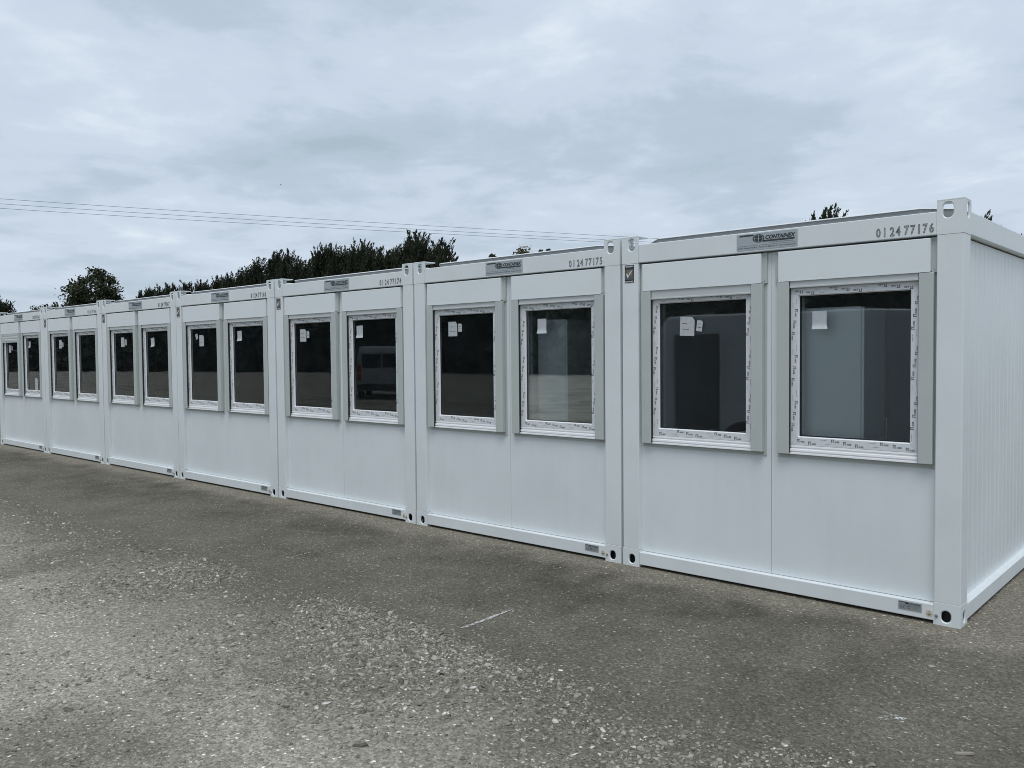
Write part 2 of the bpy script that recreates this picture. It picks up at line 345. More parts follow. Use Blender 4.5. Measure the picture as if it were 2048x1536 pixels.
def build_gravel():
    base = np.array([(1,0,0),(-1,0,0),(0,1,0),(0,-1,0),(0.6,0.6,.75),(-.6,.55,.7),(-.5,-.6,.8),(.6,-.6,.7)], float)
    tri = np.array([(0,2,4),(2,1,5),(1,3,6),(3,0,7),(0,4,7),(2,5,4),(1,6,5),(3,7,6),(4,5,6),(4,6,7)])
    P = []
    def zone(n, x0, x1, y0, y1, dens, s0, s1, pw):
        x = rng.uniform(x0, x1, n); y = rng.uniform(y0, y1, n); k = rng.uniform(size=n) < dens(x, y)
        x, y = x[k], y[k]; sz = s0 + (s1-s0)*rng.uniform(size=len(x))**pw
        P.append(np.stack([x, y, sz], 1))
    edge = lambda x: -2.02 + 0.16*wave(x, 0*x, 1.7, 21) + 0.08*wave(x, 0*x, 5, 22)
    band = lambda x, y: smooth(0, 0.22, edge(x)-y)*smooth(-3.6, -2.55, y + 0.35*wave(x, y, 1.1, 31))
    patch = lambda x, y: np.clip(0.30 + 0.85*wave(x, y, 1.5, 41) + 0.5*wave(x, y, 4.5, 42), 0.05, 1)*smooth(0, 0.4, edge(x)-y)
    zone(140000, -5.2, 1.0, -4.8, -1.7, lambda x, y: 0.85*band(x, y)*np.clip(0.62+1.1*wave(x, y, 3.0, 44)+0.5*wave(x, y, 9.0, 45), .06, 1), 0.0035, 0.0135, 1.6)
    zone(22000, -5.2, 1.0, -4.8, -1.7, lambda x, y: 0.7*band(x, y)*np.clip(0.5+1.2*wave(x, y, 3.0, 44), .0, 1), 0.010, 0.024, 2.2)
    zone(70000, -5.2, 1.0, -4.8, -1.7, lambda x, y: 0.5*patch(x, y), 0.0035, 0.013, 2.4)
    zone(50000, -14, -5.2, -5.0, -1.7, lambda x, y: 0.55*np.maximum(patch(x, y), 0.5*band(x, y)), 0.005, 0.018, 2.3)
    zone(12000, -14, 1.4, -2.3, -0.05, lambda x, y: 0.42+0*x, 0.0025, 0.007, 2.5)
    zone(2600, -6, 1.0, -4.8, -1.9, lambda x, y: 0.30*patch(x, y)+0.35*band(x, y), 0.012, 0.028, 2.6)
    zone(9000, -14, 1.0, -2.6, -1.35, lambda x, y: 0.5*np.exp(-np.maximum(0, y-edge(x))/0.16)*np.clip(0.5+wave(x, y, 4.0, 47), 0, 1), 0.004, 0.013, 2.2)
    zone(220, -12, 1.4, -2.0, -0.2, lambda x, y: 0.6+0*x, 0.006, 0.014, 2)
    P_ = np.concatenate(P); n = len(P_)
    v = np.repeat(base[None], n, 0) * rng.uniform(0.45, 1.35, (n, 8, 3))
    v *= np.stack([rng.uniform(0.75, 1.5, n), rng.uniform(0.55, 1.0, n), rng.uniform(0.3, 0.8, n)], 1)[:, None, :]
    a = rng.uniform(0, 6.283, n); ca, sa = np.cos(a)[:, None], np.sin(a)[:, None]
    tl = rng.normal(0, 0.22, (n, 2))
    x = v[..., 0]*ca - v[..., 1]*sa; y = v[..., 0]*sa + v[..., 1]*ca; z = v[..., 2] + x*tl[:, :1] + y*tl[:, 1:]
    s = P_[:, 2][:, None]; gh = ground_h(P_[:, 0], P_[:, 1])[:, None]
    v = np.stack([P_[:, 0][:, None]+x*s, P_[:, 1][:, None]+y*s, gh + z*s - 0.0008], 2).reshape(-1, 3)
    f = (tri[None] + 8*np.arange(n)[:, None, None]).reshape(-1, 3)
    me = bpy.data.meshes.new('gravel'); me.vertices.add(len(v)); me.vertices.foreach_set('co', v.ravel())
    me.loops.add(f.size); me.loops.foreach_set('vertex_index', f.ravel()); me.polygons.add(len(f))
    me.polygons.foreach_set('loop_start', np.arange(0, f.size, 3)); me.polygons.foreach_set('loop_total', np.full(len(f), 3)); me.update(calc_edges=True)
    M = bpy.data.materials.new('stone chippings'); M.use_nodes = True; t = M.node_tree; b = t.nodes['Principled BSDF']
    geo = N(t, 'ShaderNodeNewGeometry')
    c = ramp(t, geo.outputs['Random Per Island'], [(0.0, (0.135, 0.126, 0.105)), (0.3, (0.225, 0.210, 0.175)), (0.70, (0.335, 0.314, 0.266)), (0.95, (0.46, 0.436, 0.38)), (1.0, (0.80, 0.79, 0.74))])
    c = mix(t, 1.0, c, ramp(t, noise(t, geo.outputs['Position'], 90, 3, 0.6), [(0.3, 0.75), (0.7, 1.15)]), 'MULTIPLY')
    t.links.new(c, b.inputs['Base Color']); b.inputs['Roughness'].default_value = 0.85; b.inputs['Specular IOR Level'].default_value = 0.25
    me.materials.append(M); o = link('gravel', me)
    tag(o, 'loose grey stone chippings scattered over the yard in front of the cabins', 'gravel', kind='stuff')
build_gravel()

# white setting-out dashes sprayed on the tarmac, worn thin
def worn_paint(name, wear):
    M = bpy.data.materials.new(name); M.use_nodes = True; t = M.node_tree; b = t.nodes['Principled BSDF']
    geo = N(t, 'ShaderNodeNewGeometry'); b.inputs['Base Color'].default_value = (0.58, 0.58, 0.55, 1); b.inputs['Roughness'].default_value = 0.9
    n = noise(t, geo.outputs['Position'], 75, 4, 0.7)
    t.links.new(ramp(t, n, [(wear-0.03, 0.0), (wear+0.05, 1.0)]), b.inputs['Alpha']); return M
PW = [worn_paint('fresh dash paint', 0.45), worn_paint('worn dash paint', 0.55), worn_paint('faded dash paint', 0.60)]
def dash(x0, y0, x1, y1, w, M):
    n = 26; d = Vector((x1-x0, y1-y0)); s = Vector((-d.y, d.x)).normalized()
    vs, fs = [], []
    for i in range(n+1):
        tt = i/n; c = Vector((x0, y0)) + d*tt + s*rnd.uniform(-0.004, 0.004); ww = w*(0.35 + 0.65*math.sin(math.pi*min(1, max(0.04, tt*1.04)))**0.5)*rnd.uniform(0.7, 1.15)
        for q in (-1, 1):
            p = c + s*(q*ww/2); vs.append((p.x, p.y, float(ground_h(np.array(p.x), np.array(p.y))) + 0.004))
        if i: fs.append((2*i-2, 2*i-1, 2*i+1, 2*i))
    me = bpy.data.meshes.new('paint_dash'); me.from_pydata(vs, [], fs); me.materials.append(M)
    b = bmesh.new(); b.from_mesh(me); bmesh.ops.recalc_face_normals(b, faces=b.faces[:]); b.to_mesh(me); b.free()
    return link('paint_dash', me, GROUND)
dash(-2.29, -1.95, -2.31, -1.48, 0.030, PW[0]); dash(-4.67, -1.66, -4.69, -1.30, 0.028, PW[1]); dash(-4.64, -1.95, -4.66, -1.70, 0.02, PW[2])
dash(-7.07, -1.86, -7.12, -1.32, 0.026, PW[1]); dash(-12.2, -1.55, -12.06, -1.2, 0.026, PW[2]); dash(-9.6, -1.7, -9.62, -1.3, 0.026, PW[2])
dash(0.06, -1.60, 0.10, -1.50, 0.05, PW[1]); dash(0.105, -1.545, 0.15, -1.515, 0.03, PW[0])

# ------------------------------------------------------------------ the cabins
W, L, H = 2.438, 6.055, 2.583; PITCHX = W + 0.0202
OFF = (W/2, -L/2, 0)
SH = {}                                     # shared meshes of the cabins
def obround(cx, cz, hw, hh, n=10):
    r = hw; pts = []
    for k in range(n+1):
        a = math.pi*k/n; pts.append((cx + r*math.cos(a), cz + (hh-r) + r*math.sin(a)))
    for k in range(n+1):
        a = math.pi + math.pi*k/n; pts.append((cx + r*math.cos(a), cz - (hh-r) + r*math.sin(a)))
    return pts
def hole_plate(mb, u0, u1, z0, z1, hole, t0, t1, plane, M, lip=0.0):
    """plate u0..u1 x z0..z1 with a rounded slot; 'front' = faces -y at t0, 'side' = faces +-x at t0; bent in rim at the slot"""
    cx, cz, hw, hh = hole; ho = obround(cx, cz, hw, hh); hb = obround(cx, cz, hw+0.006, hh+0.006); n = len(ho); ou = []
    for (x, z) in ho:
        dx, dz = x-cx, z-cz; k = 1e9
        if dx > 1e-9: k = min(k, (u1-cx)/dx)
        if dx < -1e-9: k = min(k, (u0-cx)/dx)
        if dz > 1e-9: k = min(k, (z1-cz)/dz)
        if dz < -1e-9: k = min(k, (z0-cz)/dz)
        ou.append([cx+dx*k, cz+dz*k])
    for (a, c) in ((u0, z0), (u0, z1), (u1, z0), (u1, z1)):        # pull the nearest rim point onto each corner
        j = min(range(n), key=lambda i: (ou[i][0]-a)**2 + (ou[i][1]-c)**2); ou[j] = [a, c]
    P = (lambda u, z, t: (u, t, z)) if plane == 'front' else (lambda u, z, t: (t, u, z))
    sgn = 1 if t1 > t0 else -1
    vs = [P(u, z, t0) for u, z in ou] + [P(u, z, t0) for u, z in hb] + [P(u, z, t0+sgn*0.006) for u, z in ho] + [P(u, z, t1) for u, z in ho] + [P(u, z, t1) for u, z in ou]
    fs = []
    for i in range(n):
        j = (i+1) % n
        for a in range(4): fs.append((a*n+i, a*n+j, (a+1)*n+j, (a+1)*n+i))
        fs.append((4*n+i, 4*n+j, j, i))
    mb.add(vs, fs, M)
def fitting(top, left, rear):
    """corner casting in cabin coordinates (front right by default), mirrored for the other corners"""
    mb = MB(); x0, x1 = -0.152, 0.0; t = 0.010
    if top:
        z0, z1, hz = 2.374, H, 2.5165; hole = (-0.0895, hz, 0.0285, 0.0465)
        hole_plate(mb, x0, x1-t, z0, z1-t, hole, 0.0, t, 'front', PAINT)
        hole_plate(mb, 0.0+t*0, 0.152, z0, z1-t, (0.09, hz, 0.0285, 0.0465), 0.0, -t, 'side', PAINT)
        mb.box(x0, x1, 0.0, 0.152, z1-t, z1, PAINT, 0.003); mb.box(x0+0.001, x1-t, t, 0.151, z0, 2.452, PAINT)
    else:
        z0, z1, hz = 0.0, 0.135, 0.0565; hole = (-0.082, hz, 0.027, 0.0355)
        hole_plate(mb, x0, x1-t, z0, z1, hole, 0.0, t, 'front', PAINT)
        hole_plate(mb, 0.0, 0.152, z0, z1, (0.082, hz, 0.027, 0.0355), 0.0, -t, 'side', PAINT)
        mb.box(x0+0.001, x1-t, t, 0.151, z1-0.012, z1-0.001, PAINT); mb.box(x0+0.001, x1-t, t, 0.151, 0.001, 0.010, PAINT)
        mb.box(x0+0.001, x0+0.012, t, 0.151, 0.010, z1-0.012, PAINT); mb.box(x0+0.012, x1-t, 0.14, 0.151, 0.010, z1-0.012, PAINT)
        mb.box(x0+0.014, x1-0.045, 0.045, 0.135, 0.011, z1-0.013, BLACK); mb.box(x0+0.014, x0+0.030, 0.012, 0.044, 0.011, z1-0.013, BLACK)  # black blocks inside paint in the deep shade behind the slots
    v = np.array(mb.v)
    if left: v[:, 0] = -W - v[:, 0]
    if rear: v[:, 1] = L - v[:, 1]
    mb.v = [tuple(q) for q in v]
    return mb.mesh('corner_fitting', OFF, recalc=True)
def post(left, rear):
    mb = MB(); mb.box(-0.1505, -0.0015, 0.0015, 0.1505, 0.136, 2.3735, PAINT, 0.006, 3)
    for z in (0.1355, 2.374):               # weld beads
        mb.tube([(-0.150, 0.002, z), (-0.003, 0.002, z)], 0.0022, PAINT, 5); mb.tube([(-0.002, 0.003, z), (-0.002, 0.15, z)], 0.0022, PAINT, 5)
    v = np.array(mb.v)
    if left: v[:, 0] = -W - v[:, 0]
    if rear: v[:, 1] = L - v[:, 1]
    mb.v = [tuple(q) for q in v]
    return mb.mesh('corner_post', OFF, recalc=True)
for l in (0, 1):
    for r in (0, 1):
        SH['post', l, r] = post(l, r); SH['fit', 1, l, r] = fitting(1, l, r); SH['fit', 0, l, r] = fitting(0, l, r)
def cs_beam(z0, z1, y0, yd, lip):            # rolled C section seen from outside: web with folded edges
    return [(y0, z0+0.006), (y0+0.006, z0), (yd, z0), (yd, z0+lip), (yd-0.004, z0+lip), (y0+0.012, z0+0.012), (y0+0.012, z1-0.012), (yd-0.004, z1-lip), (yd, z1-lip), (yd, z1), (y0+0.006, z1), (y0, z1-0.006)]
def beam(kind, side):
    mb = MB(); z0, z1 = (2.374, 2.513) if kind == 'top' else (0.021, 0.120)
    box = lambda a, b, c, d, e, f: mb.box(a, b, c, d, e, f, PAINT, 0.005, 3)
    if side == 'front': box(-W+0.1525, -0.1525, 0.0005, 0.075, z0, z1)
    if side == 'rear': box(-W+0.1525, -0.1525, L-0.075, L-0.0005, z0, z1)
    if side == 'right': box(-0.075, -0.0005, 0.1525, L-0.1525, z0, z1)
    if side == 'left': box(-W+0.0005, -W+0.075, 0.1525, L-0.1525, z0, z1)
    return mb.mesh(kind+'_beam', OFF)
for k in ('top', 'bottom'):
    for s in ('front', 'rear', 'right', 'left'): SH[k, s] = beam(k, s)
# front wall boards with their window openings, window centres at x = -1.766 and -0.6645
WC = (-1.766, -0.6645)
def front_panel(i):
    mb = MB(); x0, x1 = ((-2.31, -1.2225), (-1.2195, -0.13))[i]; c = WC[i]
    mb.ring(x0, x1, 0.1235, 2.3655, c-0.415, c+0.415, 0.995, 2.15, 0.050, 0.105, PANEL)
    return mb.mesh('wall_panel', OFF, recalc=True)
for i in (0, 1): SH['fpanel', i] = front_panel(i)
def rib_panel(y0, y1, xo, sgn):
    """long side board with rolled micro ribs; xo = outer face x, sgn=+1 faces +x"""
    prof = []; pitch = 0.1155; n = max(1, int(round((y1-y0)/pitch))); pitch = (y1-y0)/n
    for k in range(n):
        y = y0 + k*pitch
        prof += [(xo - sgn*0.0026, y+0.0005), (xo - sgn*0.0005, y+0.010), (xo, y+0.016), (xo, y+pitch-0.016), (xo - sgn*0.0005, y+pitch-0.010), (xo - sgn*0.0026, y+pitch-0.0005)]
    prof += [(xo - sgn*0.05, y1-0.0005), (xo - sgn*0.05, y0+0.0005)]
    mb = MB(); nP = len(prof)
    vs = [(x, y, 0.09) for x, y in prof] + [(x, y, 2.364) for x, y in prof]
    fs = [(i, (i+1) % nP, (i+1) % nP + nP, i+nP) for i in range(nP)]
    mb.add(vs, fs, PANEL); return mb.mesh('wall_panel', OFF, recalc=True)
for s, xo, sg in (('right', -0.050, 1), ('left', -W+0.050, -1)):
    for k in range(5):
        y0 = 0.12 + k*1.163; SH['side', s, k] = rib_panel(y0, y0+1.161, xo, sg)
def back_panel(k):
    mb = MB(); x0 = -2.31 + k*1.09; mb.box(x0, x0+1.088, L-0.105, L-0.05, 0.10, 2.39, PANEL, 0.002); return mb.mesh('wall_panel', OFF)
for k in (0, 1): SH['back', k] = back_panel(k)
def inner():
    mb = MB(); mb.box(-W+0.115, -0.115, 0.13, L-0.115, 0.10, 0.118, FLOOR); a = mb.mesh('floor', OFF)
    mb = MB(); mb.box(-W+0.115, -0.115, 0.13, L-0.115, 2.36, 2.40, INNER); b = mb.mesh('ceiling', OFF)
    mb = MB(); mb.box(-W+0.102, -W+0.114, 0.13, L-0.116, 0.119, 2.359, INNER); mb.box(-0.114, -0.102, 0.13, L-0.116, 0.119, 2.359, INNER)
    mb.box(-W+0.115, -0.115, L-0.128, L-0.117, 0.119, 2.359, INNER)
    mb.box(-1.75, -0.95, L-0.160, L-0.129, 0.119, 2.12, FASC, 0.004)
    for i, c in enumerate(WC):
        x0, x1 = ((-W+0.115, -1.2205), (-1.2205, -0.115))[i]
        mb.ring(x0, x1, 0.119, 2.359, c-0.41, c+0.41, 1.0, 2.145, 0.106, 0.129, INNER)
    return a, b, mb.mesh('inner_lining', OFF, recalc=True)
SH['floor'], SH['ceiling'], SH['lining'] = inner()
def roof():
    mb = MB(); x0, x1, y0, y1 = -W+0.085, -0.085, 0.085, L-0.085
    def octo(d, c): return [(x0+d+c, y0+d), (x1-d-c, y0+d), (x1-d, y0+d+c), (x1-d, y1-d-c), (x1-d-c, y1-d), (x0+d+c, y1-d), (x0+d, y1-d-c), (x0+d, y0+d+c)]
    mb.prism(octo(0.010, 0.18), 'z', 2.47, 2.5525, FASC)                              # set back upstand under the sheet
    A, B, Cc = octo(0.0, 0.19), octo(0.022, 0.185), octo(0.09, 0.17)
    n = 8; vs = [(x, y, 2.553) for x, y in A] + [(x, y, 2.5555) for x, y in A] + [(x, y, 2.5635) for x, y in B] + [(x, y, 2.566) for x, y in Cc]
    fs = [tuple(range(n-1, -1, -1)), tuple(range(3*n, 4*n))] + [(a*n+i, a*n+(i+1) % n, (a+1)*n+(i+1) % n, (a+1)*n+i) for a in range(3) for i in range(n)]
    mb.add(vs, fs, ROOFM)
    mb.box(-W+0.0755, -0.0755, 0.0755, L-0.0755, 2.455, 2.4695, PAINT)               # gutter floor
    return mb.mesh('roof', OFF, recalc=True)
SH['roof'] = roof()
# window furniture; every mesh is made once per side
def cover(i):
    mb = MB(); x0, x1 = ((-2.252, -1.280), (-1.155, -0.187))[i]
    mb.box(x0, x1, 0.002, 0.049, 2.158, 2.359, COVER, 0.004, 2); mb.box(x0+0.001, x1-0.001, 0.0005, 0.010, 2.1535, 2.160, COVER)
    return mb.mesh('shutter_cover', OFF)
def flange(i, s):
    x0, x1 = ((-2.283, -2.2525), (-1.2795, -1.249), (-1.186, -1.1555), (-0.1865, -0.156))[2*i+s]
    mb = MB(); mb.box(x0, x1, 0.030, 0.0495, 2.152, 2.366, RAIL, 0.002)
    for z in (2.17, 2.348):
        mb.tube([((x0+x1)/2, 0.0275, z), ((x0+x1)/2, 0.031, z)], 0.004, STEEL, 6)
    return mb.mesh('cover_flange', OFF)
def rail(i, s):
    c = WC[i]; x0, x1 = ((c-0.497, c-0.4125), (c+0.4115, c+0.4965))[s]
    mb = MB(); mb.box(x0, x1, 0.002, 0.043, 0.978, 2.152, RAIL, 0.004)
    xi = x1 if s == 0 else x0; d = 1 if s == 0 else -1
    mb.box(min(xi, xi+d*0.002), max(xi, xi+d*0.002), 0.009, 0.0405, 0.985, 2.15, GASKET)     # brush seal in the slot, widened so its black imitates recess shade
    return mb.mesh('guide_rail', OFF)
def surround(i):
    c = WC[i]; mb = MB(); mb.ring(c-0.508, c+0.512, 0.951, 2.15, c-0.425, c+0.425, 0.984, 2.146, 0.0432, 0.0498, RAIL); return mb.mesh('window_surround', OFF, recalc=True)
def wframe(i):
    c = WC[i]; mb = MB(); mb.ring(c-0.4245, c+0.4245, 0.9845, 2.1455, c-0.385, c+0.385, 1.065, 2.09, 0.052, 0.115, PVC)
    mb.ring(c-0.4235, c+0.4235, 0.986, 2.145, c-0.413, c+0.413, 1.040, 2.107, 0.040, 0.052, PVC)
    return mb.mesh('window', OFF, recalc=True)
def sash(i):
    """four mitred bars under protective film, then the bright sloping glazing bead"""
    c = WC[i]; mb = MB(); o = (c-0.411, c+0.411, 1.042, 2.106); q = (c-0.3615, c+0.3615, 1.094, 2.058); g = 0.0006
    O = [(o[0], o[2]), (o[1], o[2]), (o[1], o[3]), (o[0], o[3])]; I = [(q[0], q[2]), (q[1], q[2]), (q[1], q[3]), (q[0], q[3])]
    for k in range(4):
        j = (k+1) % 4; A, B, Cc, D = Vector(O[k]), Vector(O[j]), Vector(I[j]), Vector(I[k]); d = (B-A).normalized()*g
        pts = [A+d, B-d, Cc-d, D+d]
        vs = [(p.x, 0.032, p.y) for p in pts] + [(p.x, 0.055, p.y) for p in pts]
        mb.add(vs, [(0, 1, 2, 3), (4, 7, 6, 5)] + [(a, a+4, (a+1) % 4+4, (a+1) % 4) for a in range(4)], FILM)
    b = (c-0.355, c+0.355, 1.100, 2.052); Q = [(b[0], b[2]), (b[1], b[2]), (b[1], b[3]), (b[0], b[3])]
    r = (c-0.353, c+0.353, 1.102, 2.050); R_ = [(r[0], r[2]), (r[1], r[2]), (r[1], r[3]), (r[0], r[3])]
    vs = [(x, 0.033, z) for x, z in I] + [(x, 0.048, z) for x, z in Q]; mb.add(vs, [(k, (k+1) % 4, (k+1) % 4+4, k+4) for k in range(4)], PVC)
    vs = [(x, 0.048, z) for x, z in Q] + [(x, 0.050, z) for x, z in R_] + [(x, 0.0525, z) for x, z in R_]
    mb.add(vs, [(k, (k+1) % 4, (k+1) % 4+4, k+4) for k in range(4)] + [(k+4, (k+1) % 4+4, (k+1) % 4+8, k+8) for k in range(4)], GASKET)
    return mb.mesh('sash', OFF, recalc=True)
def pane(i):
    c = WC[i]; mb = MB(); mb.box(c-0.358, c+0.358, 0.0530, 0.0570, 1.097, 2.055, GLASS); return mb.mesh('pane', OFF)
def pane_in(i):
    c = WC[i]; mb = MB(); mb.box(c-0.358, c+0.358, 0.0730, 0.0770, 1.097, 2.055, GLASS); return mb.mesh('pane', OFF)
def spacer(i):
    c = WC[i]; mb = MB(); mb.ring(c-0.3585, c+0.3585, 1.0965, 2.0555, c-0.349, c+0.349, 1.106, 2.046, 0.0572, 0.0728, GASKET); mb.ring(c-0.386, c+0.386, 1.064, 2.091, c-0.352, c+0.352, 1.103, 2.049, 0.0775, 0.125, PVC); return mb.mesh('spacer_bar', OFF, recalc=True)
def sill(i):
    c = WC[i]; mb = MB()
    mb.prism([(0.042, 1.0405), (0.030, 1.0400), (0.028, 1.028), (0.034, 1.024), (0.034, 1.016), (0.022, 1.012), (0.020, 1.000), (0.028, 0.997), (0.028, 0.992), (0.016, 0.989), (0.015, 0.979), (0.042, 0.979)], 'x', c-0.410, c+0.410, PVC)
    return mb.mesh('sill', OFF, recalc=True)
def endbar(i, drop):
    c = WC[i]; mb = MB(); z1, z0 = 2.157, 2.106-drop
    mb.box(c-0.409, c+0.409, 0.010, 0.026, z0, z1-0.0005, SLATM, 0.003)
    mb.box(c-0.409, c+0.409, 0.006, 0.0105, z0+0.001, z0+0.013, SLATM, 0.002)
    return mb.mesh('roller_shutter', OFF)
def logo_k(mb, x, z, h, rot, y):
    """bracket and chevron mark followed by the three letters, running in quarter turn rot, start corner x,z is its centre"""
    ca, sa = [(1, 0), (0, 1), (-1, 0), (0, -1)][rot % 4]
    def T(u, w): return (x + u*ca - w*sa, y, z + u*sa + w*ca)
    def poly(pts): mb.add([T(u*h, w*h) for u, w in pts], [tuple(range(len(pts)))], INK)
    poly([(-1.35, -.5), (-1.15, -.5), (-1.15, .5), (-1.35, .5)]); poly([(-1.15, .34), (-.45, .34), (-.45, .5), (-1.15, .5)])
    poly([(-.95, -.02), (-.55, .34), (-.35, .34), (-.72, 0.0), (-.3, -.5), (-.55, -.5)])
    vs, fs, sz = text_geo('KBE', bold=0.02)
    X = (vs[:, 0]/sz[0])*1.35 - 0.12; Z = (vs[:, 1]/sz[1])*0.52 - 0.5
    mb.add([T(u*h, w*h) for u, w in zip(X, Z)], fs, INK)
def film_print(i):
    c = WC[i]; mb = MB(); y = 0.0312; r = random.Random(50+i); h = 0.0205; wd = 0.052
    def run(n_len, place):
        t = 0.05 + r.uniform(0, 0.05); k = r.randrange(4)
        while t < n_len-0.03:
            if k % 4 < 3: place(t, 0.36 - 0.30*(k % 4), 'k')
            else: place(t, 0.42, 's'); place(t+0.03, -0.25, 's')
            t += 0.078; k += 1
    def strip(u, w, rot):            # faint line of small print
        ca, sa = [(1, 0), (0, 1), (-1, 0), (0, -1)][rot % 4]; lx = 0.02
        for q in range(4):
            a = -lx + q*0.0105; pts = [(a, -0.0012), (a+r.uniform(.004, .008), -0.0012), (a+r.uniform(.004, .008), 0.0012), (a, 0.0012)]
            mb.add([(u+p*ca-s_*sa, y, w+p*sa+s_*ca) for p, s_ in pts], [(0, 1, 2, 3)], INK)
    xm, zm = 0.411, 0.0
    def put(x, z, rot, what):
        if what == 'k': logo_k(mb, x, z, h, rot, y)
        else: strip(x, z, rot)
    run(0.80, lambda t, a, w: put(c-0.40+t, 1.068+a*wd*0.72, 0, w))
    run(0.80, lambda t, a, w: put(c+0.40-t, 2.082-a*wd*0.72, 2, w))
    run(1.04, lambda t, a, w: put(c-0.386+a*wd*0.72, 2.095-t, 3, w))
    run(1.04, lambda t, a, w: put(c+0.386-a*wd*0.72, 1.055+t, 1, w))
    # keep the print on the film
    v = np.array(mb.v); v[:, 0] = np.clip(v[:, 0], c-0.4105, c+0.4105); v[:, 2] = np.clip(v[:, 2], 1.0425, 2.1055); mb.v = [tuple(q) for q in v]
    return mb.mesh('film_print', OFF)
for i in (0, 1):
    SH['cover', i] = cover(i); SH['flange', i] = [flange(i, 0), flange(i, 1)]; SH['rail', i] = [rail(i, 0), rail(i, 1)]
    SH['surround', i] = surround(i); SH['window', i] = wframe(i); SH['sash', i] = sash(i); SH['pane', i] = pane(i); SH['pane2', i] = pane_in(i); SH['spacer', i] = spacer(i)
    SH['sill', i] = sill(i); SH['bar', i] = endbar(i, 0.0); SH['bar_low', i] = endbar(i, 0.022); SH['print', i] = film_print(i)
def nameplate():
    mb = MB(); x0, x1, z0, z1 = -1.459, -1.016, 2.387, 2.502
    mb.box(x0, x1, -0.0016, 0.0004, z0, z1, PLATE); y = -0.0024
    X = lambda u: x0 + u*(x1-x0); Z = lambda w: z0 + w*(z1-z0)
    mb.flat([(X(.035), Z(.845)), (X(.30), Z(.845)), (X(.275), Z(.94)), (X(.06), Z(.94))], y, DARKINK)
    mb.flat([(X(.44), Z(.44)), (X(.94), Z(.44)), (X(.965), Z(.545)), (X(.44), Z(.545))], y, DARKINK)
    gx, gz, ga, gb = X(.37), Z(.675), 0.0435, 0.0285
    for la in range(4):                                             # globe: dark patches between light meridians and parallels
        p0, p1 = -math.pi/2 + la*math.pi/4 + 0.05, -math.pi/2 + (la+1)*math.pi/4 - 0.05
        for lo in range(4):
            q0, q1 = -math.pi/2 + lo*math.pi/4 + 0.07, -math.pi/2 + (lo+1)*math.pi/4 - 0.07
            if lo == 0: q0 = -math.pi/2
            if lo == 3: q1 = math.pi/2
            pts = []
            for k in range(5): a = p0+(p1-p0)*k/4; pts.append((gx+ga*math.cos(a)*math.sin(q1), gz+gb*math.sin(a)))
            for k in range(4, -1, -1): a = p0+(p1-p0)*k/4; pts.append((gx+ga*math.cos(a)*math.sin(q0), gz+gb*math.sin(a)))
            mb.flat(pts, y-0.0003, DARKINK)
    put_text(mb, 'CONTAINEX', X(.485), X(.97), Z(.575), Z(.83), y, DARKINK, shear=0.25, bold=0.045)
    put_text(mb, 'A WALTER GROUP company', X(.55), X(.93), Z(.335), Z(.40), y, DARKINK)
    mb.rect(X(.02), X(.97), Z(.262), Z(.272), y, DARKINK)
    put_text(mb, 'A-2355 Wiener Neudorf • Phone +43 2236 601-0 • www.containex.com', X(.02), X(.97), Z(.11), Z(.20), y, DARKINK)
    return mb.mesh('nameplate', OFF)
SH['name'] = nameplate()
def digits(num):
    out = []; y = -0.0012; x = -0.504; pad = [0, .038, .083, .118, .168, .204, .240, .275, .311]
    for d, p_ in zip([d for d in num if d != ' '], pad):
        key = ('digit', d, p_)
        if key not in SH:
            mb = MB(); sz = text_geo(d, outline=0.020, fine=2)[2]; w = min(0.028, 0.057*sz[0]/sz[1]*0.74); xx = x+p_+(0.027-w)/2 - 0.001
            put_text(mb, d, xx, xx+w, 2.3905, 2.4475, y, DARKINK, outline=0.020, fine=2)
            v = np.array(mb.v); v[:, 1] = np.clip(v[:, 1], -0.0022, 0.0); mb.v = [tuple(q) for q in v]
            SH[key] = mb.mesh('digit', OFF)
        out.append(SH[key])
    return out
def rating_plate():
    mb = MB(); x0, x1, z0, z1 = -0.356, -0.219, 0.055, 0.109; mb.box(x0, x1, -0.0014, 0.0004, z0, z1, TAG); y = -0.0022
    X = lambda u: x0 + u*(x1-x0); Z = lambda w: z0 + w*(z1-z0)
    mb.flat([(X(.03), Z(.86)), (X(.33), Z(.86)), (X(.36), Z(.93)), (X(.05), Z(.93))], y, DARKINK)
    n = 14; mb.flat([(X(.38)+0.011*math.cos(2*math.pi*k/n), Z(.80)+0.0065*math.sin(2*math.pi*k/n)) for k in range(n)], y, DARKINK)
    put_text(mb, 'CONTAINEX', X(.48), X(.95), Z(.70), Z(.88), y, DARKINK, shear=0.25, bold=0.03)
    for q, (cx, bar) in enumerate(((.145, 0), (.275, 1))):
        pts_o, pts_i = [], []
        for k in range(11):
            a = math.radians(60 + 240*k/10); pts_o.append((X(cx)+0.0085*math.cos(a), Z(.33)+0.0085*math.sin(a))); pts_i.append((X(cx)+0.0062*math.cos(a), Z(.33)+0.0062*math.sin(a)))
        for k in range(10): mb.flat([pts_o[k], pts_o[k+1], pts_i[k+1], pts_i[k]], y, DARKINK)
        if bar: mb.rect(X(cx)-0.007, X(cx)+0.003, Z(.33)-0.001, Z(.33)+0.001, y, DARKINK)
    mb.rect(X(.03), X(.97), Z(.585), Z(.60), y, DARKINK); mb.rect(X(.45), X(.97), Z(.50), Z(.515), y, DARKINK)
    for w in (.40, .24): mb.rect(X(.38), X(.52), Z(w), Z(w+.06), y, DARKINK); mb.rect(X(.56), X(.9), Z(w-.02), Z(w), y, DARKINK)
    return mb.mesh('rating_plate', OFF)
SH['rating'] = rating_plate()
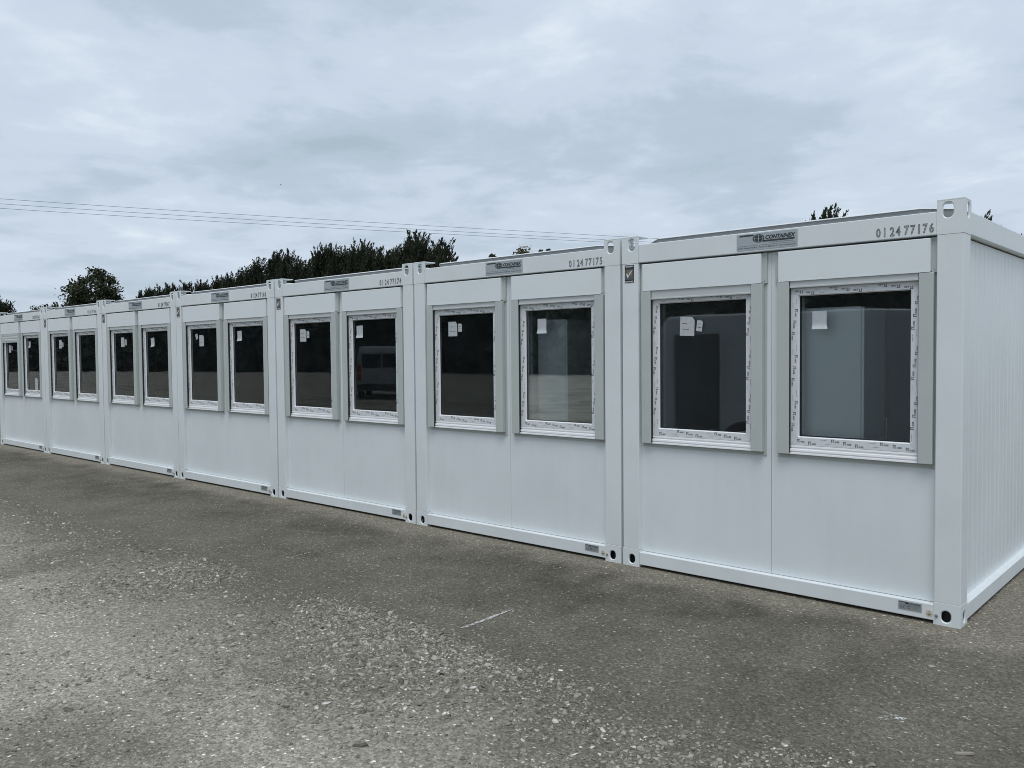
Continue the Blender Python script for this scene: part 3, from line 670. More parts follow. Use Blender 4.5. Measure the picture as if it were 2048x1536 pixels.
def earth():
    mb = MB(); cx, cz, n = -0.176, 0.060, 28; y = -0.001
    mb.prism([(cx+0.021*math.cos(2*math.pi*k/n), cz+0.021*math.sin(2*math.pi*k/n)) for k in range(n)], 'y', y, 0.0004, CREAM); y -= 0.0008
    mb.rect(cx-0.0014, cx+0.0014, cz-0.003, cz+0.014, y, DARKINK); mb.rect(cx-0.012, cx+0.012, cz-0.0045, cz-0.0022, y, DARKINK)
    mb.rect(cx-0.008, cx+0.008, cz-0.0088, cz-0.0066, y, DARKINK); mb.rect(cx-0.004, cx+0.004, cz-0.013, cz-0.0108, y, DARKINK)
    return mb.mesh('earth_sticker', OFF, recalc=True)
SH['earth'] = earth()
def bolt():
    mb = MB(); c = (-0.1355, 0.053)
    mb.tube([(c[0], -0.003, c[1]), (c[0], 0.001, c[1])], 0.010, STEEL, 14); mb.tube([(c[0], -0.009, c[1]), (c[0], -0.002, c[1])], 0.0065, STEEL, 6)
    mb.tube([(c[0], -0.017, c[1]), (c[0], -0.008, c[1])], 0.0035, STEEL, 8); return mb.mesh('bolt', OFF)
SH['bolt'] = bolt()
def tick_sticker():
    mb = MB(); x0, x1, z0, z1 = -2.413, -2.322, 2.222, 2.366; mb.box(x0, x1, 0.0002, 0.0022, z0, z1, WHITE); y = -0.0004
    mb.rect(x0+.003, x1-.003, z0+.003, z1-.003, y, BLACK); mb.rect(x0+.007, x1-.007, z0+.026, z1-.036, y-.0004, GREYST)
    mb.rect(x0+.022, x1-.020, z0+.058, z1-.046, y-.0007, OCHRE)
    put_text(mb, 'GREEN', x0+.010, x1-.010, z1-.0205, z1-.0085, y-.0005, WHITE, bold=0.03)
    put_text(mb, 'TECHNOLOGY', x0+.012, x1-.012, z1-.032, z1-.026, y-.0005, GREYST)
    put_text(mb, 'CONTAINEX', x0+.008, x1-.008, z0+.007, z0+.018, y-.0005, WHITE, shear=0.2, bold=0.03)
    mb.flat([(x0+.016, z0+.072), (x0+.024, z0+.078), (x0+.036, z0+.056), (x0+.030, z0+.038)], y-.001, WHITE)
    mb.flat([(x0+.030, z0+.038), (x0+.036, z0+.056), (x0+.050, z0+.082), (x0+.078, z0+.104), (x0+.053, z0+.072)], y-.0012, WHITE)
    return mb.mesh('tick_sticker', OFF)
SH['tick'] = tick_sticker()
def paper(x0, z1, w, h, rot=0.0, kind='card'):
    mb = MB(); y = 0.0515; c = Vector((x0+w/2, z1-h/2))
    def T(u, v): return (c.x + u*math.cos(rot) - v*math.sin(rot), c.y + u*math.sin(rot) + v*math.cos(rot))
    if kind == 'card':          # die-cut card with a clipped corner
        mb.flat([T(-w/2, -h/2), T(w/2, -h/2), T(w/2, h/2-0.22*w), T(w/2-0.18*w, h/2), T(-w/2, h/2)], y, PAPER)
        r = random.Random(int(x0*1e4))
        for k in range(5):
            a = -w*0.36; b_ = a + w*r.uniform(0.35, 0.72); v = h*(0.28-0.15*k); mb.flat([T(a, v), T(b_, v), T(b_, v+0.004), T(a, v+0.004)], y-0.0004, GREYST if k % 2 else CREAM)
    else:                       # strip whose lower end has come away and curls outwards
        n = 8; vs, fs = [], []
        for k in range(n+1):
            v = h/2 - h*k/n; yy = y - max(0, (k/n-0.62))**2*0.10
            vs += [(*T(-w/2, v)[:1], yy, T(-w/2, v)[1]), (*T(w/2+0.006*max(0, k-6), v)[:1], yy, T(w/2, v)[1])]
            if k: fs.append((2*k-2, 2*k, 2*k+1, 2*k-1))
        mb.add(vs, fs, PAPER)
    return mb.mesh('paper_label', OFF)

LABELS = ['rightmost and nearest white portable cabin, its ribbed end wall showing, numbered 01 24 77176',
          'second white portable cabin from the right, numbered 01 24 77175, no tick sticker on it',
          'third white portable cabin from the right, numbered 01 24 77174',
          'fourth white portable cabin from the right, in the middle of the row',
          'fifth white portable cabin from the right, below the lone round tree',
          'sixth white portable cabin from the right, next to the leftmost one',
          'leftmost white portable cabin, its left roller shutter partly lowered, cut off by the frame']
SERIAL = ['01 24 77176', '01 24 77175', '01 24 77174', '01 24 77168', '01 24 77167', '01 24 77166', '01 24 77165']
PAPERS = [[(0, -1.948, 1.945, .122, .143, -0.04, 'card'), (0, -1.808, 1.914, .048, .080, -0.12, 'card'), (1, -0.934, 1.946, .096, .120, 0, 'curl')],
          [(0, -2.008, 1.99, .120, .138, 0, 'card'), (0, -1.874, 1.969, .048, .076, 0, 'card'), (1, -0.894, 1.979, .098, .126, 0, 'curl')],
          [(0, -2.014, 1.985, .120, .142, 0, 'card'), (0, -1.885, 1.962, .052, .078, 0, 'card'), (1, -0.964, 1.995, .106, .130, .03, 'curl')],
          [(0, -1.895, 1.969, .120, .149, 0, 'card'), (0, -1.995, 1.989, .060, .072, .35, 'card'), (1, -0.923, 2.001, .104, .127, .04, 'curl')],
          [(0, -1.874, 1.986, .120, .143, 0, 'card'), (0, -1.732, 1.954, .052, .087, 0, 'card'), (1, -0.869, 1.961, .110, .129, .10, 'curl')],
          [(0, -1.885, 1.993, .122, .145, 0, 'card'), (0, -1.744, 1.951, .048, .081, 0, 'card')],
          [(0, -1.972, 1.941, .118, .144, 0, 'card'), (0, -1.825, 1.924, .052, .085, 0, 'card'), (1, -0.90, 1.993, .092, .113, 0, 'curl'), (1, -0.628, 1.322, .130, .215, 0, 'card')]]
def slat_mesh(c, z0, z1):
    mb = MB(); h = z1-z0; mb.prism([(0.012, z0+0.001), (0.0085, z0+h*0.3), (0.0085, z0+h*0.7), (0.012, z1-0.001), (0.020, z1-0.001), (0.020, z0+0.001)], 'x', c-0.409, c+0.409, SLATM)
    return mb.mesh('slat', OFF, recalc=True)
CABINS = []
JIT = [(0, 0), (0.0, 0.0), (-0.002, 0.003), (0.004, -0.004), (0, 0.004), (0.003, 0.0), (0, 0.003)]
for k in range(7):
    root = link('portable_cabin', None); root.location = (-k*PITCHX - W/2 + JIT[k][0], L/2 + JIT[k][1], 0)
    tag(root, LABELS[k], 'portable cabin', 'white portable cabins standing side by side'); CABINS.append(root)
    for l in (0, 1):
        for r in (0, 1):
            po = link('corner_post', SH['post', l, r], root); link('corner_fitting', SH['fit', 1, l, r], po); link('corner_fitting', SH['fit', 0, l, r], po)
            if l and not r and k != 1: link('tick_sticker', SH['tick'], po)
    for s in ('front', 'rear', 'right', 'left'):
        tb = link('top_beam', SH['top', s], root); bb = link('bottom_beam', SH['bottom', s], root)
        if s == 'front':
            link('nameplate', SH['name'], tb); [link('digit', dm, tb) for dm in digits(SERIAL[k])]
            link('rating_plate', SH['rating'], bb); link('earth_sticker', SH['earth'], bb); link('bolt', SH['bolt'], bb)
    for i in (0, 1): link('wall_panel', SH['fpanel', i], root); link('wall_panel', SH['back', i], root)
    for s in ('right', 'left'):
        for q in range(5): link('wall_panel', SH['side', s, q], root)
    link('roof', SH['roof'], root); link('floor', SH['floor'], root); link('ceiling', SH['ceiling'], root); link('inner_lining', SH['lining'], root)
    for i in (0, 1):
        link('shutter_cover', SH['cover', i], root)
        for s in (0, 1): link('cover_flange', SH['flange', i][s], root); link('guide_rail', SH['rail', i][s], root)
        link('window_surround', SH['surround', i], root)
        low = (k == 0 and i == 0)
        sh = link('roller_shutter', SH['bar_low', i] if low else SH['bar', i], root)
        if k == 6 and i == 0:                # shutter let down a hand's breadth: single slats over the end bar
            sh.data = MATSH = endbar(i, 0.120); sh['label'] = 'partly lowered shutter'
            for q in range(3): link('slat', slat_mesh(WC[0], 2.004+q*0.050, 2.053+q*0.050), sh, (0, -0.004, 0))
        w = link('window', SH['window', i], root); sa_ = link('sash', SH['sash', i], w)
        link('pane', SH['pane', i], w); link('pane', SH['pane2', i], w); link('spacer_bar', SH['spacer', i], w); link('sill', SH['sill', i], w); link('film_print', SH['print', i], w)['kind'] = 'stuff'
        for (j, x0, z1, pw, ph, rot, kd) in PAPERS[k]:
            if j == i: link('paper_label', paper(x0, z1, pw, ph, rot, kd), w)

# tall pale steel cupboards standing just inside the right windows of the two nearest cabins
def cupboard(x0, x1, y0, y1, label):
    r = link('cupboard', None); r.location = ((x0+x1)/2, (y0+y1)/2, 0.118); tag(r, label, 'cupboard')
    a, b, d = (x1-x0)/2, (y1-y0)/2, 0.0
    mb = MB(); mb.box(-a, a, -b, b, 0.03, 1.855, CABM, 0.006); link('carcass', mb.mesh('carcass'), r)
    mb = MB(); mb.box(-a+0.02, a-0.02, -b+0.02, b-0.02, 0.0, 0.031, FASC); link('plinth', mb.mesh('plinth'), r)
    mb = MB(); mb.box(a+0.0005, a+0.018, -b+0.004, b-0.004, 0.035, 1.85, CABM, 0.004); dr = link('door', mb.mesh('door'), r)
    mb = MB(); mb.tube([(a+0.045, b-0.05, 0.95), (a+0.045, b-0.05, 1.1)], 0.006, STEEL, 8); mb.tube([(a+0.017, b-0.05, 0.96), (a+0.045, b-0.05, 0.96)], 0.005, STEEL, 6); mb.tube([(a+0.017, b-0.05, 1.09), (a+0.045, b-0.05, 1.09)], 0.005, STEEL, 6)
    link('handle', mb.mesh('handle'), dr)
cupboard(-1.08, -0.645, 0.145, 0.56, 'tall pale steel cupboard behind the right window of the nearest cabin')
cupboard(-PITCHX-0.975, -PITCHX-0.665, 0.145, 0.55, 'tall pale steel cupboard behind the right window of the second cabin')

# ------------------------------------------------------------------ trees behind the row
def pix(u, v, depth):
    """point in the yard that lies `depth` metres ahead of the photographer in the direction of picture point u,v"""
    return CAM + (FWD + RGT*((u-1024)/FPX) - UPV*((v-768)/FPX))*depth
def trunk_mesh(mb, base, top, r0, r1, bend=0.3, n=8):
    pts, rad = [], []
    for k in range(n+1):
        t = k/n; p = Vector(base).lerp(Vector(top), t) + Vector((math.sin(t*3.1+base[0])*bend*0.3, math.cos(t*2.3+base[1])*bend*0.3, 0))*math.sin(math.pi*t); pts.append(p); rad.append(r0+(r1-r0)*t)
    mb.tube(pts, rad, BARK, 7); return pts
def cypress(leaders, label, depth_n=1.0):
    """leaders: (x, y, ztop) of each pointed top; the first is the main stem"""
    L0 = leaders[0]; root = link('cypress_tree', None); root.location = (L0[0], L0[1], 0)
    tag(root, label, 'tree', 'dark cypress trees behind the cabins')
    mb = MB(); o = Vector((L0[0], L0[1], 0)); Cs, Ds, Ls, Ws = [], [], [], []
    for li, (x, y, zt) in enumerate(leaders):
        p = Vector((x, y, 0)) - o; lean = rng.normal(0, 0.28, 2)
        trunk_mesh(mb, (p.x*0.4, p.y*0.4, 0) if li else (0, 0, 0), (p.x, p.y, zt-0.5), 0.17 if li == 0 else 0.10, 0.02)
        # whorls of up-swept limbs, each carrying plumes of scale leaves that nod at the tip
        nl = 130
        for k in range(nl):
            s = (k+rng.uniform())/nl; z = 0.9 + (zt-1.6)*s**0.62; dtop = zt - z
            R = min(0.12 + 0.38*dtop**0.85, 1.85)*rng.uniform(0.35, 1.1); az = k*2.399 + rng.uniform(-.5, .5)
            a = np.array([math.cos(az), math.sin(az), 0]); st = np.array([p.x + lean[0]*s*0.4, p.y + lean[1]*s*0.4, z - R*0.6])
            bs = st + a*R*0.85 + np.array([0, 0, R*0.45]); pl = rng.uniform(0.45, 0.85) + 0.35*R
            tip = bs + (a*rng.uniform(0.15, 0.5) + np.array([0.16, 0.12, 1.0]) + rng.normal(0, 0.12, 3))*pl
            if k % 3 == 0: mb.tube([st, bs, tip], [0.025, 0.015, 0.005], BARK, 4, False)
            m1 = int(10 + 26*R); t = rng.uniform(0.1, 1.0, m1)                     # along the limb
            c = st + (bs-st)*t[:, None] + rng.normal(0, 1, (m1, 3))*(0.06+0.16*R)
            d = (bs-st)/(np.linalg.norm(bs-st)+1e-6) + np.array([0, 0, 0.7]) + rng.normal(0, 0.3, (m1, 3))
            Cs.append(c); Ds.append(d); Ls.append(rng.uniform(0.16, 0.36, m1)); Ws.append(rng.uniform(0.06, 0.13, m1))
            m2 = int(26 + 22*pl); t = rng.uniform(-0.25, 1.0, m2)                  # the plume itself, thick below and pointed above
            off = rng.normal(0, 1, (m2, 3))*(0.02 + (0.10+0.06*R)*np.clip(1-t, 0, 1.0)**1.1)[:, None]
            c = bs + (tip-bs)*t[:, None] + off; d = (tip-bs)/pl + off*3.5 + rng.normal(0, 0.16, (m2, 3))
            Cs.append(c); Ds.append(d); Ls.append(rng.uniform(0.13, 0.28, m2)); Ws.append(rng.uniform(0.04, 0.085, m2))
        m_ = 70; t = rng.uniform(0, 1, m_); nod = np.array([lean[0], lean[1], 0])*1.2      # nodding leading shoot
        c = np.array([p.x+lean[0]*0.4, p.y+lean[1]*0.4, zt-1.3]) + t[:, None]*np.array([0, 0, 1.35]) + (t**2)[:, None]*nod*0.9 + rng.normal(0, 1, (m_, 3))*(0.15*(1.05-t))[:, None]
        Cs.append(c); Ds.append(np.array([0, 0, 1.0]) + rng.normal(0, 0.55, (m_, 3))); Ls.append(rng.uniform(0.15, 0.34, m_)); Ws.append(rng.uniform(0.06, 0.13, m_))
        # inner dense foliage
        m_ = 2800; zz = zt - 1.0 - (zt-1.4)*rng.uniform(0, 1, m_)**1.1; rr = np.minimum(0.02+0.27*(zt-zz), 1.4)*np.sqrt(rng.uniform(0, 1, m_)); aa = rng.uniform(0, 6.283, m_)
        Cs.append(np.stack([p.x+rr*np.cos(aa), p.y+rr*np.sin(aa), zz], 1)); Ds.append(np.stack([np.cos(aa), np.sin(aa), 0.9+0*aa], 1)+rng.normal(0, .4, (m_, 3))); Ls.append(rng.uniform(0.22, 0.45, m_)); Ws.append(rng.uniform(0.12, 0.24, m_))
    link('trunk', mb.mesh('trunk', smooth=True), root)
    leaves('crown', np.concatenate(Cs), np.concatenate(Ds), np.concatenate(Ls), np.concatenate(Ws), CYP, root)
HEDGE = [[(825, 464), (845, 468), (874, 479), (889, 499), (806, 484)], [(784, 494), (762, 498)], [(729, 481), (712, 490), (744, 494)], [(660, 487), (640, 490), (686, 494), (672, 505)], [(630, 516), (613, 519)],
         [(573, 500), (544, 500), (558, 512), (515, 515), (592, 515)], [(482, 536), (462, 545), (498, 534)], [(437, 551), (450, 556)], [(400, 560), (376, 562), (418, 566)], [(340, 566), (356, 572), (322, 573)], [(299, 573), (283, 580)]]
ORD = ['first', 'second', 'third', 'fourth', 'fifth', 'sixth', 'seventh', 'eighth', 'ninth', 'tenth', 'eleventh']
for n_, grp in enumerate(HEDGE):
    ld = []
    for (u, v) in grp:
        dp = 50 + (890-u)/608*44 + rng.uniform(-1.0, 1.0); q = pix(u, v, dp); ld.append((q.x, q.y, q.z))
    lab = f'{ORD[n_]} dark cypress from the right end of the tree row behind the cabins'
    if n_ == 0: lab = 'tallest dark cypress with several pointed tops at the right end of the tree row'
    cypress(ld, lab)

def broadleaf(name, base, height, rad, label, M, seed, nclump=60, leaf=0.16, low=0.35, per=95, group=None, tight=0.36):
    r = np.random.default_rng(seed); root = link(name, None); root.location = base; tag(root, label, 'tree', group)
    mb = MB(); fork = height*low*0.8; trunk_mesh(mb, (0, 0, 0), (0.1, 0.1, fork), 0.028*height, 0.018*height)
    trunk_mesh(mb, (0.1, 0.1, fork), (0.2, -0.1, height*0.86), 0.018*height, 0.01)
    Cs, Ds = [], []
    zc = height*(low+1)/2; hz = height*(1-low)/2
    for k in range(nclump):
        d = r.normal(size=3); d /= np.linalg.norm(d); q = r.uniform(0.35, 1.0)**0.5
        c = np.array([d[0]*rad*q, d[1]*rad*q, zc + d[2]*hz*q])*np.array([1, 1, 1])
        fz = min(max(fork, c[2]*0.62), height*0.8); st = np.array([0.12, 0.05, fz])
        if k % 2 == 0: mb.tube([st, st*0.45+c*0.55 + np.array([0, 0, 0.2]), c], [0.009*height*0.6, 0.03, 0.01], BARK, 5, False)
        m_ = int(per*r.uniform(0.5, 1.3)); s = tight*r.uniform(0.6, 1.25)*rad/2.2
        cc = c + r.normal(0, 1, (m_, 3))*np.array([s, s, s*0.62]); Cs.append(cc); Ds.append(r.normal(0, 1, (m_, 3)) + d*0.6)
    link('trunk', mb.mesh('trunk', smooth=True), root)
    C_ = np.concatenate(Cs); D_ = np.concatenate(Ds); n = len(C_)
    leaves('crown', C_, D_, r.uniform(0.7, 1.5, n)*leaf, r.uniform(0.5, 1.0, n)*leaf, M, root)
def tree_top(u, v, dp):
    q = pix(u, v, dp); return (q.x, q.y, 0), q.z
b_, h_ = tree_top(189, 541, 80); broadleaf('broadleaf_tree', b_, h_, 2.35, 'lone round broadleaf tree with sky gaps above the fifth cabin', OAK, 5, 92, 0.24, 0.48, 105)
for j, (u, v, dp, rr, lab) in enumerate([(150, 603, 92, 3.0, 'low bush just left of the lone round tree'), (110, 606, 96, 2.2, 'low bush above the number plate of the sixth cabin'), (78, 610, 99, 1.5, 'leftmost low bush, just above the gap beside the sixth cabin'), (228, 601, 90, 2.2, 'low bush under the right side of the lone round tree')]):
    b_, h_ = tree_top(u, v, dp); broadleaf('bush', b_, h_, rr, lab, OAK, 60+j, 60, 0.26, 0.1, 80)
q = [pix(u, v, 70) for u, v in ((-6, 600), (8, 606), (-22, 590))]; cypress([tuple(p_) for p_ in q], 'dark conifer at the left edge of the picture above the leftmost cabin')
for j, (u, v, dp, rr, lab, M_) in enumerate([
        (1048, 488, 42, 0.95, 'pale leafy treetop showing over the roof of the second cabin', PALE),
        (1082, 496, 42, 0.42, 'small dark sprig of treetop right of the pale one over the second cabin', OAK),
        (1099, 494, 42, 0.40, 'pointed tip of a treetop nearest the right post of the second cabin', OAK),
        (984, 509, 44, 0.35, 'tiny treetop left of the pale one over the second cabin', OAK)]):
    b_, h_ = tree_top(u, v, dp); broadleaf('slender_tree', b_, h_, rr, lab, M_, 80+j, 46, 0.11, 0.62, 60)
for j, (u, v, lab) in enumerate([(1655, 416, 'cypress top showing over the roof of the nearest cabin'), (1772, 427, 'wispy conifer tip just left of the number of the nearest cabin'), (1957, 429, 'conifer tip right behind the top corner of the nearest cabin'), (2054, 466, 'conifer at the right edge of the picture behind the end wall')]):
    q = pix(u, v, 40); ex = pix(u-14, v+7, 40.5); ld = [tuple(q)] + ([tuple(ex)] if j in (0, 3) else []); cypress(ld, lab)

# ------------------------------------------------------------------ overhead wires and a bird
def wire(p0, p1, p2, label):
    A, B = pix(*p0), pix(*p2); Mid = pix(*p1); pts = []
    for k in range(-14, 55):
        t = k/40; q = A*(2*(t-.5)*(t-1)) + Mid*(4*t*(1-t)) + B*(2*t*(t-.5)); pts.append(q)
    mb = MB(); mb.tube(pts, 0.013, WIRE, 5); o = link('power_line', mb.mesh('power_line')); tag(o, label, 'wire', 'overhead power lines')
wire((0, 397.5, 62), (563, 434.0, 66), (1240, 473, 72), 'topmost of the three thin overhead wires above the treetops')
wire((0, 407.5, 62), (563, 443.0, 66), (1205, 479, 71.7), 'middle of the three thin overhead wires above the treetops')
wire((0, 416.5, 62), (563, 450.5, 66), (1205, 484, 71.7), 'lowest of the three thin overhead wires above the treetops')
q = pix(562, 370, 60); mb = MB()
mb.tube([(-0.16, 0, 0), (-0.08, 0, 0.02), (0.05, 0, 0.01), (0.2, 0, 0)], [0.01, 0.045, 0.04, 0.008], DARKINK, 6); o = link('bird', None); o.location = q; o.rotation_euler = (0, 0, 0.6); o.scale = (0.45,)*3; tag(o, 'tiny dark bird flying high above the overhead wires', 'bird'); link('body', mb.mesh('body'), o)
for s in (-1, 1):
    mb = MB(); vs = [(-0.08, s*0.02, 0.02), (0.05, s*0.02, 0.02), (0.03, s*0.18, 0.08), (0.06, s*0.36, 0.03), (-0.03, s*0.2, 0.08)]
    mb.add(vs + [(x, y_, z-0.008) for x, y_, z in vs], [(0, 1, 2, 4), (4, 2, 3), (5, 9, 7, 6), (9, 8, 7)], DARKINK); link('wing', mb.mesh('wing'), o)

# ------------------------------------------------------------------ small litter on the ground
def gh1(x, y): return float(ground_h(np.array(x), np.array(y)))
mb = MB(); prof = [(-0.075, -0.008), (-0.05, -0.014), (0.03, -0.012), (0.075, -0.004), (0.07, 0.004), (0.02, 0.010), (-0.06, 0.009)]
n = len(prof); mb.add([(x, y_, 0.0 + 0.002*math.sin(40*x)) for x, y_ in prof] + [(x*0.96, y_*0.7, 0.010+0.004*math.sin(30*x)) for x, y_ in prof], [tuple(range(n-1, -1, -1)), tuple(range(n, 2*n))] + [(i, (i+1) % n, (i+1) % n+n, i+n) for i in range(n)], WOODM)
o = link('wood_splinter', mb.mesh('wood_splinter')); o.location = (0.435, -1.71, gh1(.435, -1.71)+0.002); o.rotation_euler = (0, 0, 0.45); o.scale = (0.52, 0.6, 0.8); tag(o, 'pale splinter of wood lying on the tarmac near the bottom right corner', 'wood')
def pebble(x, y, s, seed, label, M):
    r = random.Random(seed); b = bmesh.new(); bmesh.ops.create_icosphere(b, subdivisions=2, radius=1.0)
    for v in b.verts: v.co = Vector((v.co.x*s*1.25, v.co.y*s*0.85, v.co.z*s*0.6))*(1+0.22*math.sin(3*v.co.x+seed)*math.cos(4*v.co.y+seed)) + Vector((r.uniform(-1, 1), r.uniform(-1, 1), r.uniform(-1, 1)))*s*0.07
    mb = MB(); mb.bm(b, M); o = link('stone', mb.mesh('stone')); o.location = (x, y, gh1(x, y)+s*0.42); tag(o, label, 'stone'); return o
STM = mat('big stone', (0.25, 0.245, 0.225), 0.85, var=0.3, vscale=40, bump=0.5, bscale=90, bdist=0.004)
STD = mat('dark big stone', (0.12, 0.115, 0.105), 0.85, var=0.3, vscale=40, bump=0.5, bscale=90, bdist=0.004)

# ------------------------------------------------------------------ across the yard, seen in the window glass: woods and two vans
def woods():
    Cs, Ds, Ls, Ws = [], [], [], []
    path = [(45, -44), (10, -46), (-30, -50), (-70, -50), (-110, -42), (-150, -25), (-175, 2)]
    far = [(x*1.1, y-6.5) for x, y in path]
    for (xa, ya), (xb, yb) in list(zip(path[:-1], path[1:])) + list(zip(far[:-1], far[1:])):
        ln = math.hypot(xb-xa, yb-ya); nt_ = int(ln/1.7)
        for k in range(nt_):
            t = (k+rng.uniform())/nt_; x, y = xa+(xb-xa)*t + rng.normal(0, 1), ya+(yb-ya)*t + rng.normal(0, 2.2)
            h = rng.uniform(6.0, 10.5); r = rng.uniform(1.8, 3.0); m_ = 720
            z = h*(1-rng.uniform(0, 1, m_)**1.15); R = r*np.clip((1-z/h)*1.7, 0.05, 1)**0.6*rng.uniform(0.4, 1.05, m_); a = rng.uniform(0, 6.283, m_)
            Cs.append(np.stack([x+R*np.cos(a), y+R*np.sin(a), z], 1)); Ds.append(np.stack([np.cos(a), np.sin(a), 0.6+0*a], 1)+rng.normal(0, .6, (m_, 3))); Ls.append(rng.uniform(.6, 1.4, m_)); Ws.append(rng.uniform(.5, 1.1, m_))
    o = leaves('woodland', np.concatenate(Cs), np.concatenate(Ds), np.concatenate(Ls), np.concatenate(Ws), WOODS)
    tag(o, 'dark belt of trees across the yard, mirrored in the cabin windows', 'woodland', kind='stuff')
woods()
VANW = mat('van paint', (0.36, 0.38, 0.39), 0.3); TYRE = mat('tyre rubber', (0.02, 0.02, 0.02), 0.8); VGL = mat('van glass', (0.02, 0.025, 0.03), 0.08)
RED = mat('tail lamp', (0.30, 0.03, 0.015), 0.2); AMB = mat('indicator lamp', (0.5, 0.2, 0.03), 0.2); LAMP = mat('head lamp', (0.6, 0.62, 0.64), 0.15); BUMP = mat('bumper plastic and doorway shade', (0.035, 0.036, 0.038), 0.6)
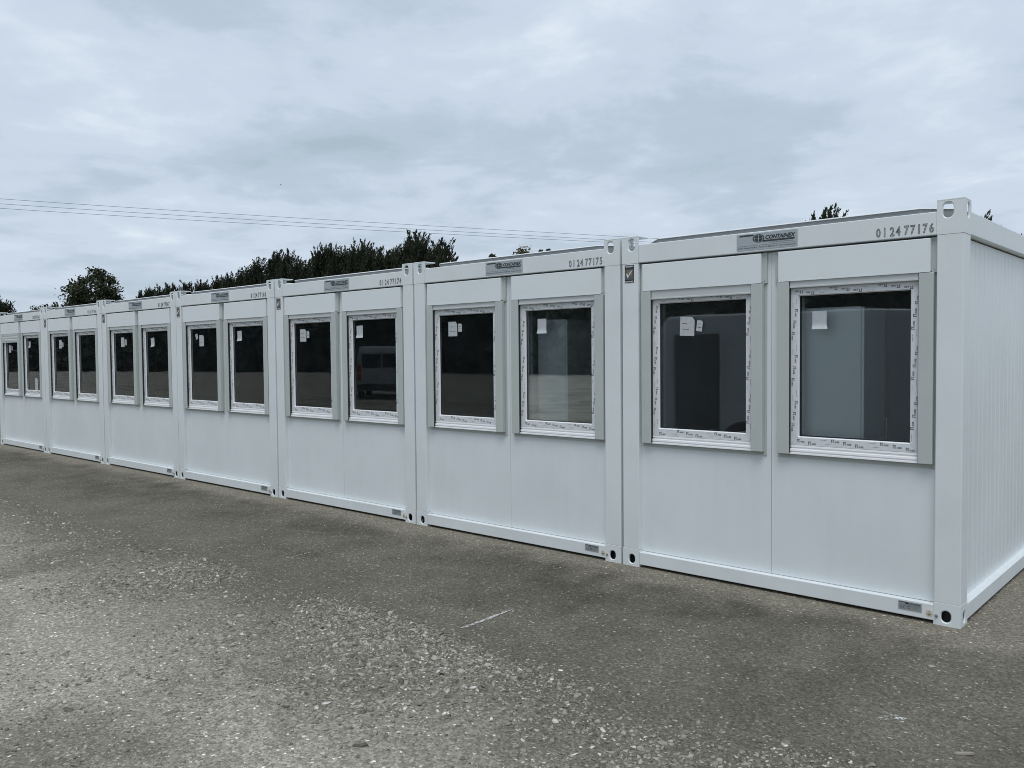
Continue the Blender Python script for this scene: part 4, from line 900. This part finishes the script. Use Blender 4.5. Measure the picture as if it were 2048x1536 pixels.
def van(loc, heading, ln, wd, ht, label, doorway=False):
    """panel van, nose along +x"""
    root = link('panel_van', None); root.location = loc; root.rotation_euler = (0, 0, heading); tag(root, label, 'van', 'white vans mirrored in the cabin windows')
    h0 = 0.32; prof = [(-ln/2, h0), (-ln/2, 0.95), (-ln/2+0.03, ht*0.9), (-ln/2+0.14, ht-0.03), (-ln/2+0.5, ht), (0, ht+0.04), (ln*0.20, ht), (ln*0.27, ht-0.06), (ln*0.405, ht*0.60), (ln*0.425, ht*0.555), (ln*0.485, ht*0.47), (ln/2, ht*0.36), (ln/2, h0)]
    b = bmesh.new(); vsl = [[b.verts.new((x, s*wd/2*(1.0 if z < ht*0.55 else 1.0-0.10*(z/ht-0.55)/0.45), z)) for x, z in prof] for s in (-1, 1)]
    n = len(prof); b.faces.new(vsl[0]); b.faces.new(list(reversed(vsl[1])))
    for i in range(n): b.faces.new((vsl[0][i], vsl[1][i], vsl[1][(i+1) % n], vsl[0][(i+1) % n]))
    bmesh.ops.recalc_face_normals(b, faces=b.faces[:]); bmesh.ops.bevel(b, geom=b.edges[:], offset=0.05, segments=3, affect='EDGES', profile=0.5)
    mb = MB(); mb.bm(b, VANW); body = link('body', mb.mesh('body', smooth=False), root)
    for s in (-1, 1):
        mb = MB(); yy = s*(wd/2*0.965+0.012); q = [(ln*0.10, ht*0.57), (ln*0.395, ht*0.57), (ln*0.29, ht*0.86), (ln*0.10, ht*0.87)]
        pts = [(x, s*(wd/2*(1.0-0.10*max(0, z/ht-0.55)/0.45)+0.006), z) for x, z in q]; mb.add(pts, [(0, 1, 2, 3) if s < 0 else (3, 2, 1, 0)], VGL); link('side_window', mb.mesh('side_window'), root)
        for x in (-ln*0.30, ln*0.33):
            mb = MB(); mb.tube([(x, s*(wd/2-0.2), 0.33), (x, s*(wd/2-0.17), 0.33), (x, s*(wd/2+0.0), 0.33), (x, s*(wd/2+0.015), 0.33)], [0.31, 0.33, 0.33, 0.30], TYRE, 22); w = link('wheel', mb.mesh('wheel'), root)
            mb = MB(); mb.tube([(x, s*(wd/2+0.012), 0.33), (x, s*(wd/2+0.024), 0.33)], [0.2, 0.17], STEEL, 18); link('rim', mb.mesh('rim'), w)
        mb = MB(); mb.box(-ln/2-0.012, -ln/2+0.02, s*(wd/2-0.10)-0.06, s*(wd/2-0.10)+0.06, 0.75, 1.30, RED, 0.008); lt = link('tail_light', mb.mesh('tail_light'), root)
        mb = MB(); mb.box(-ln/2-0.016, -ln/2-0.010, s*(wd/2-0.10)-0.05, s*(wd/2-0.10)+0.05, 0.98, 1.08, AMB); link('indicator', mb.mesh('indicator'), lt)
        mb = MB(); mb.box(ln/2-0.10, ln/2+0.006, s*(wd/2-0.22)-0.13, s*(wd/2-0.22)+0.13, 0.72, 0.90, LAMP, 0.02); link('headlight', mb.mesh('headlight'), root)
        mb = MB(); mb.box(ln*0.30, ln*0.33, s*(wd/2+0.02), s*(wd/2+0.22), ht*0.58, ht*0.68, BUMP, 0.02) if s > 0 else mb.box(ln*0.30, ln*0.33, -(wd/2+0.22), -(wd/2+0.02), ht*0.58, ht*0.68, BUMP, 0.02); link('mirror', mb.mesh('mirror'), root)
        mb = MB(); y0, y1 = (0.02, wd/2*0.78) if s > 0 else (-wd/2*0.78, -0.02)
        mb.box(-ln/2-0.008, -ln/2+0.06, y0, y1, ht*0.60, ht*0.86, VGL, 0.01); link('rear_window', mb.mesh('rear_window'), root)
    if doorway:
        mb = MB(); mb.box(-ln/2+0.22, -ln/2+0.86, wd/2-0.03, wd/2+0.006, 0.50, ht*0.87, BUMP, 0.004); dw = link('side_doorway', mb.mesh('side_doorway'), root)  # dark panel, its colour standing in for the unlit interior
        mb = MB(); mb.box(-ln/2+0.87, -ln/2+0.91, wd/2-0.02, wd/2+0.03, 0.48, ht*0.9, VANW, 0.006); link('door_edge', mb.mesh('door_edge'), dw)
    mb = MB(); a, c = Vector((ln*0.285, 0, ht*0.925)), Vector((ln*0.40, 0, ht*0.61)); nrm = Vector((0.9, 0, 0.45))*0.02
    mb.add([(a.x+nrm.x, -wd*0.42, a.z+nrm.z), (a.x+nrm.x, wd*0.42, a.z+nrm.z), (c.x+nrm.x, wd*0.45, c.z+nrm.z), (c.x+nrm.x, -wd*0.45, c.z+nrm.z)], [(0, 3, 2, 1)], VGL); link('windscreen', mb.mesh('windscreen'), root)
    for x0, x1 in ((-ln/2-0.06, -ln/2+0.08), (ln/2-0.08, ln/2+0.06)):
        mb = MB(); mb.box(x0, x1, -wd/2+0.03, wd/2-0.03, 0.36, 0.60, BUMP, 0.03); link('bumper', mb.mesh('bumper'), root)
va = pix(1318, 700, 12.4); vd = Vector((va.x-CAM.x, va.y-CAM.y)).normalized(); vq = Vector((vd.y, -vd.x))*3.0     # flank square to the mirrored line of sight
VX, VY, VA = va.x+vq.x+vd.x*0.97, 0.11-(va.y+vq.y+vd.y*0.97), math.atan2(-vq.y, vq.x)
van((VX, VY, 0), VA, 6.0, 1.95, 2.24, 'white panel van parked broadside across the yard, mirrored in both windows of the nearest cabin', True)
van((-25.4, -16.4, 0), math.atan2(-0.60, -0.80)+0.12, 4.9, 1.95, 2.02, 'smaller white van farther off, its rear mirrored in the third cabin window')
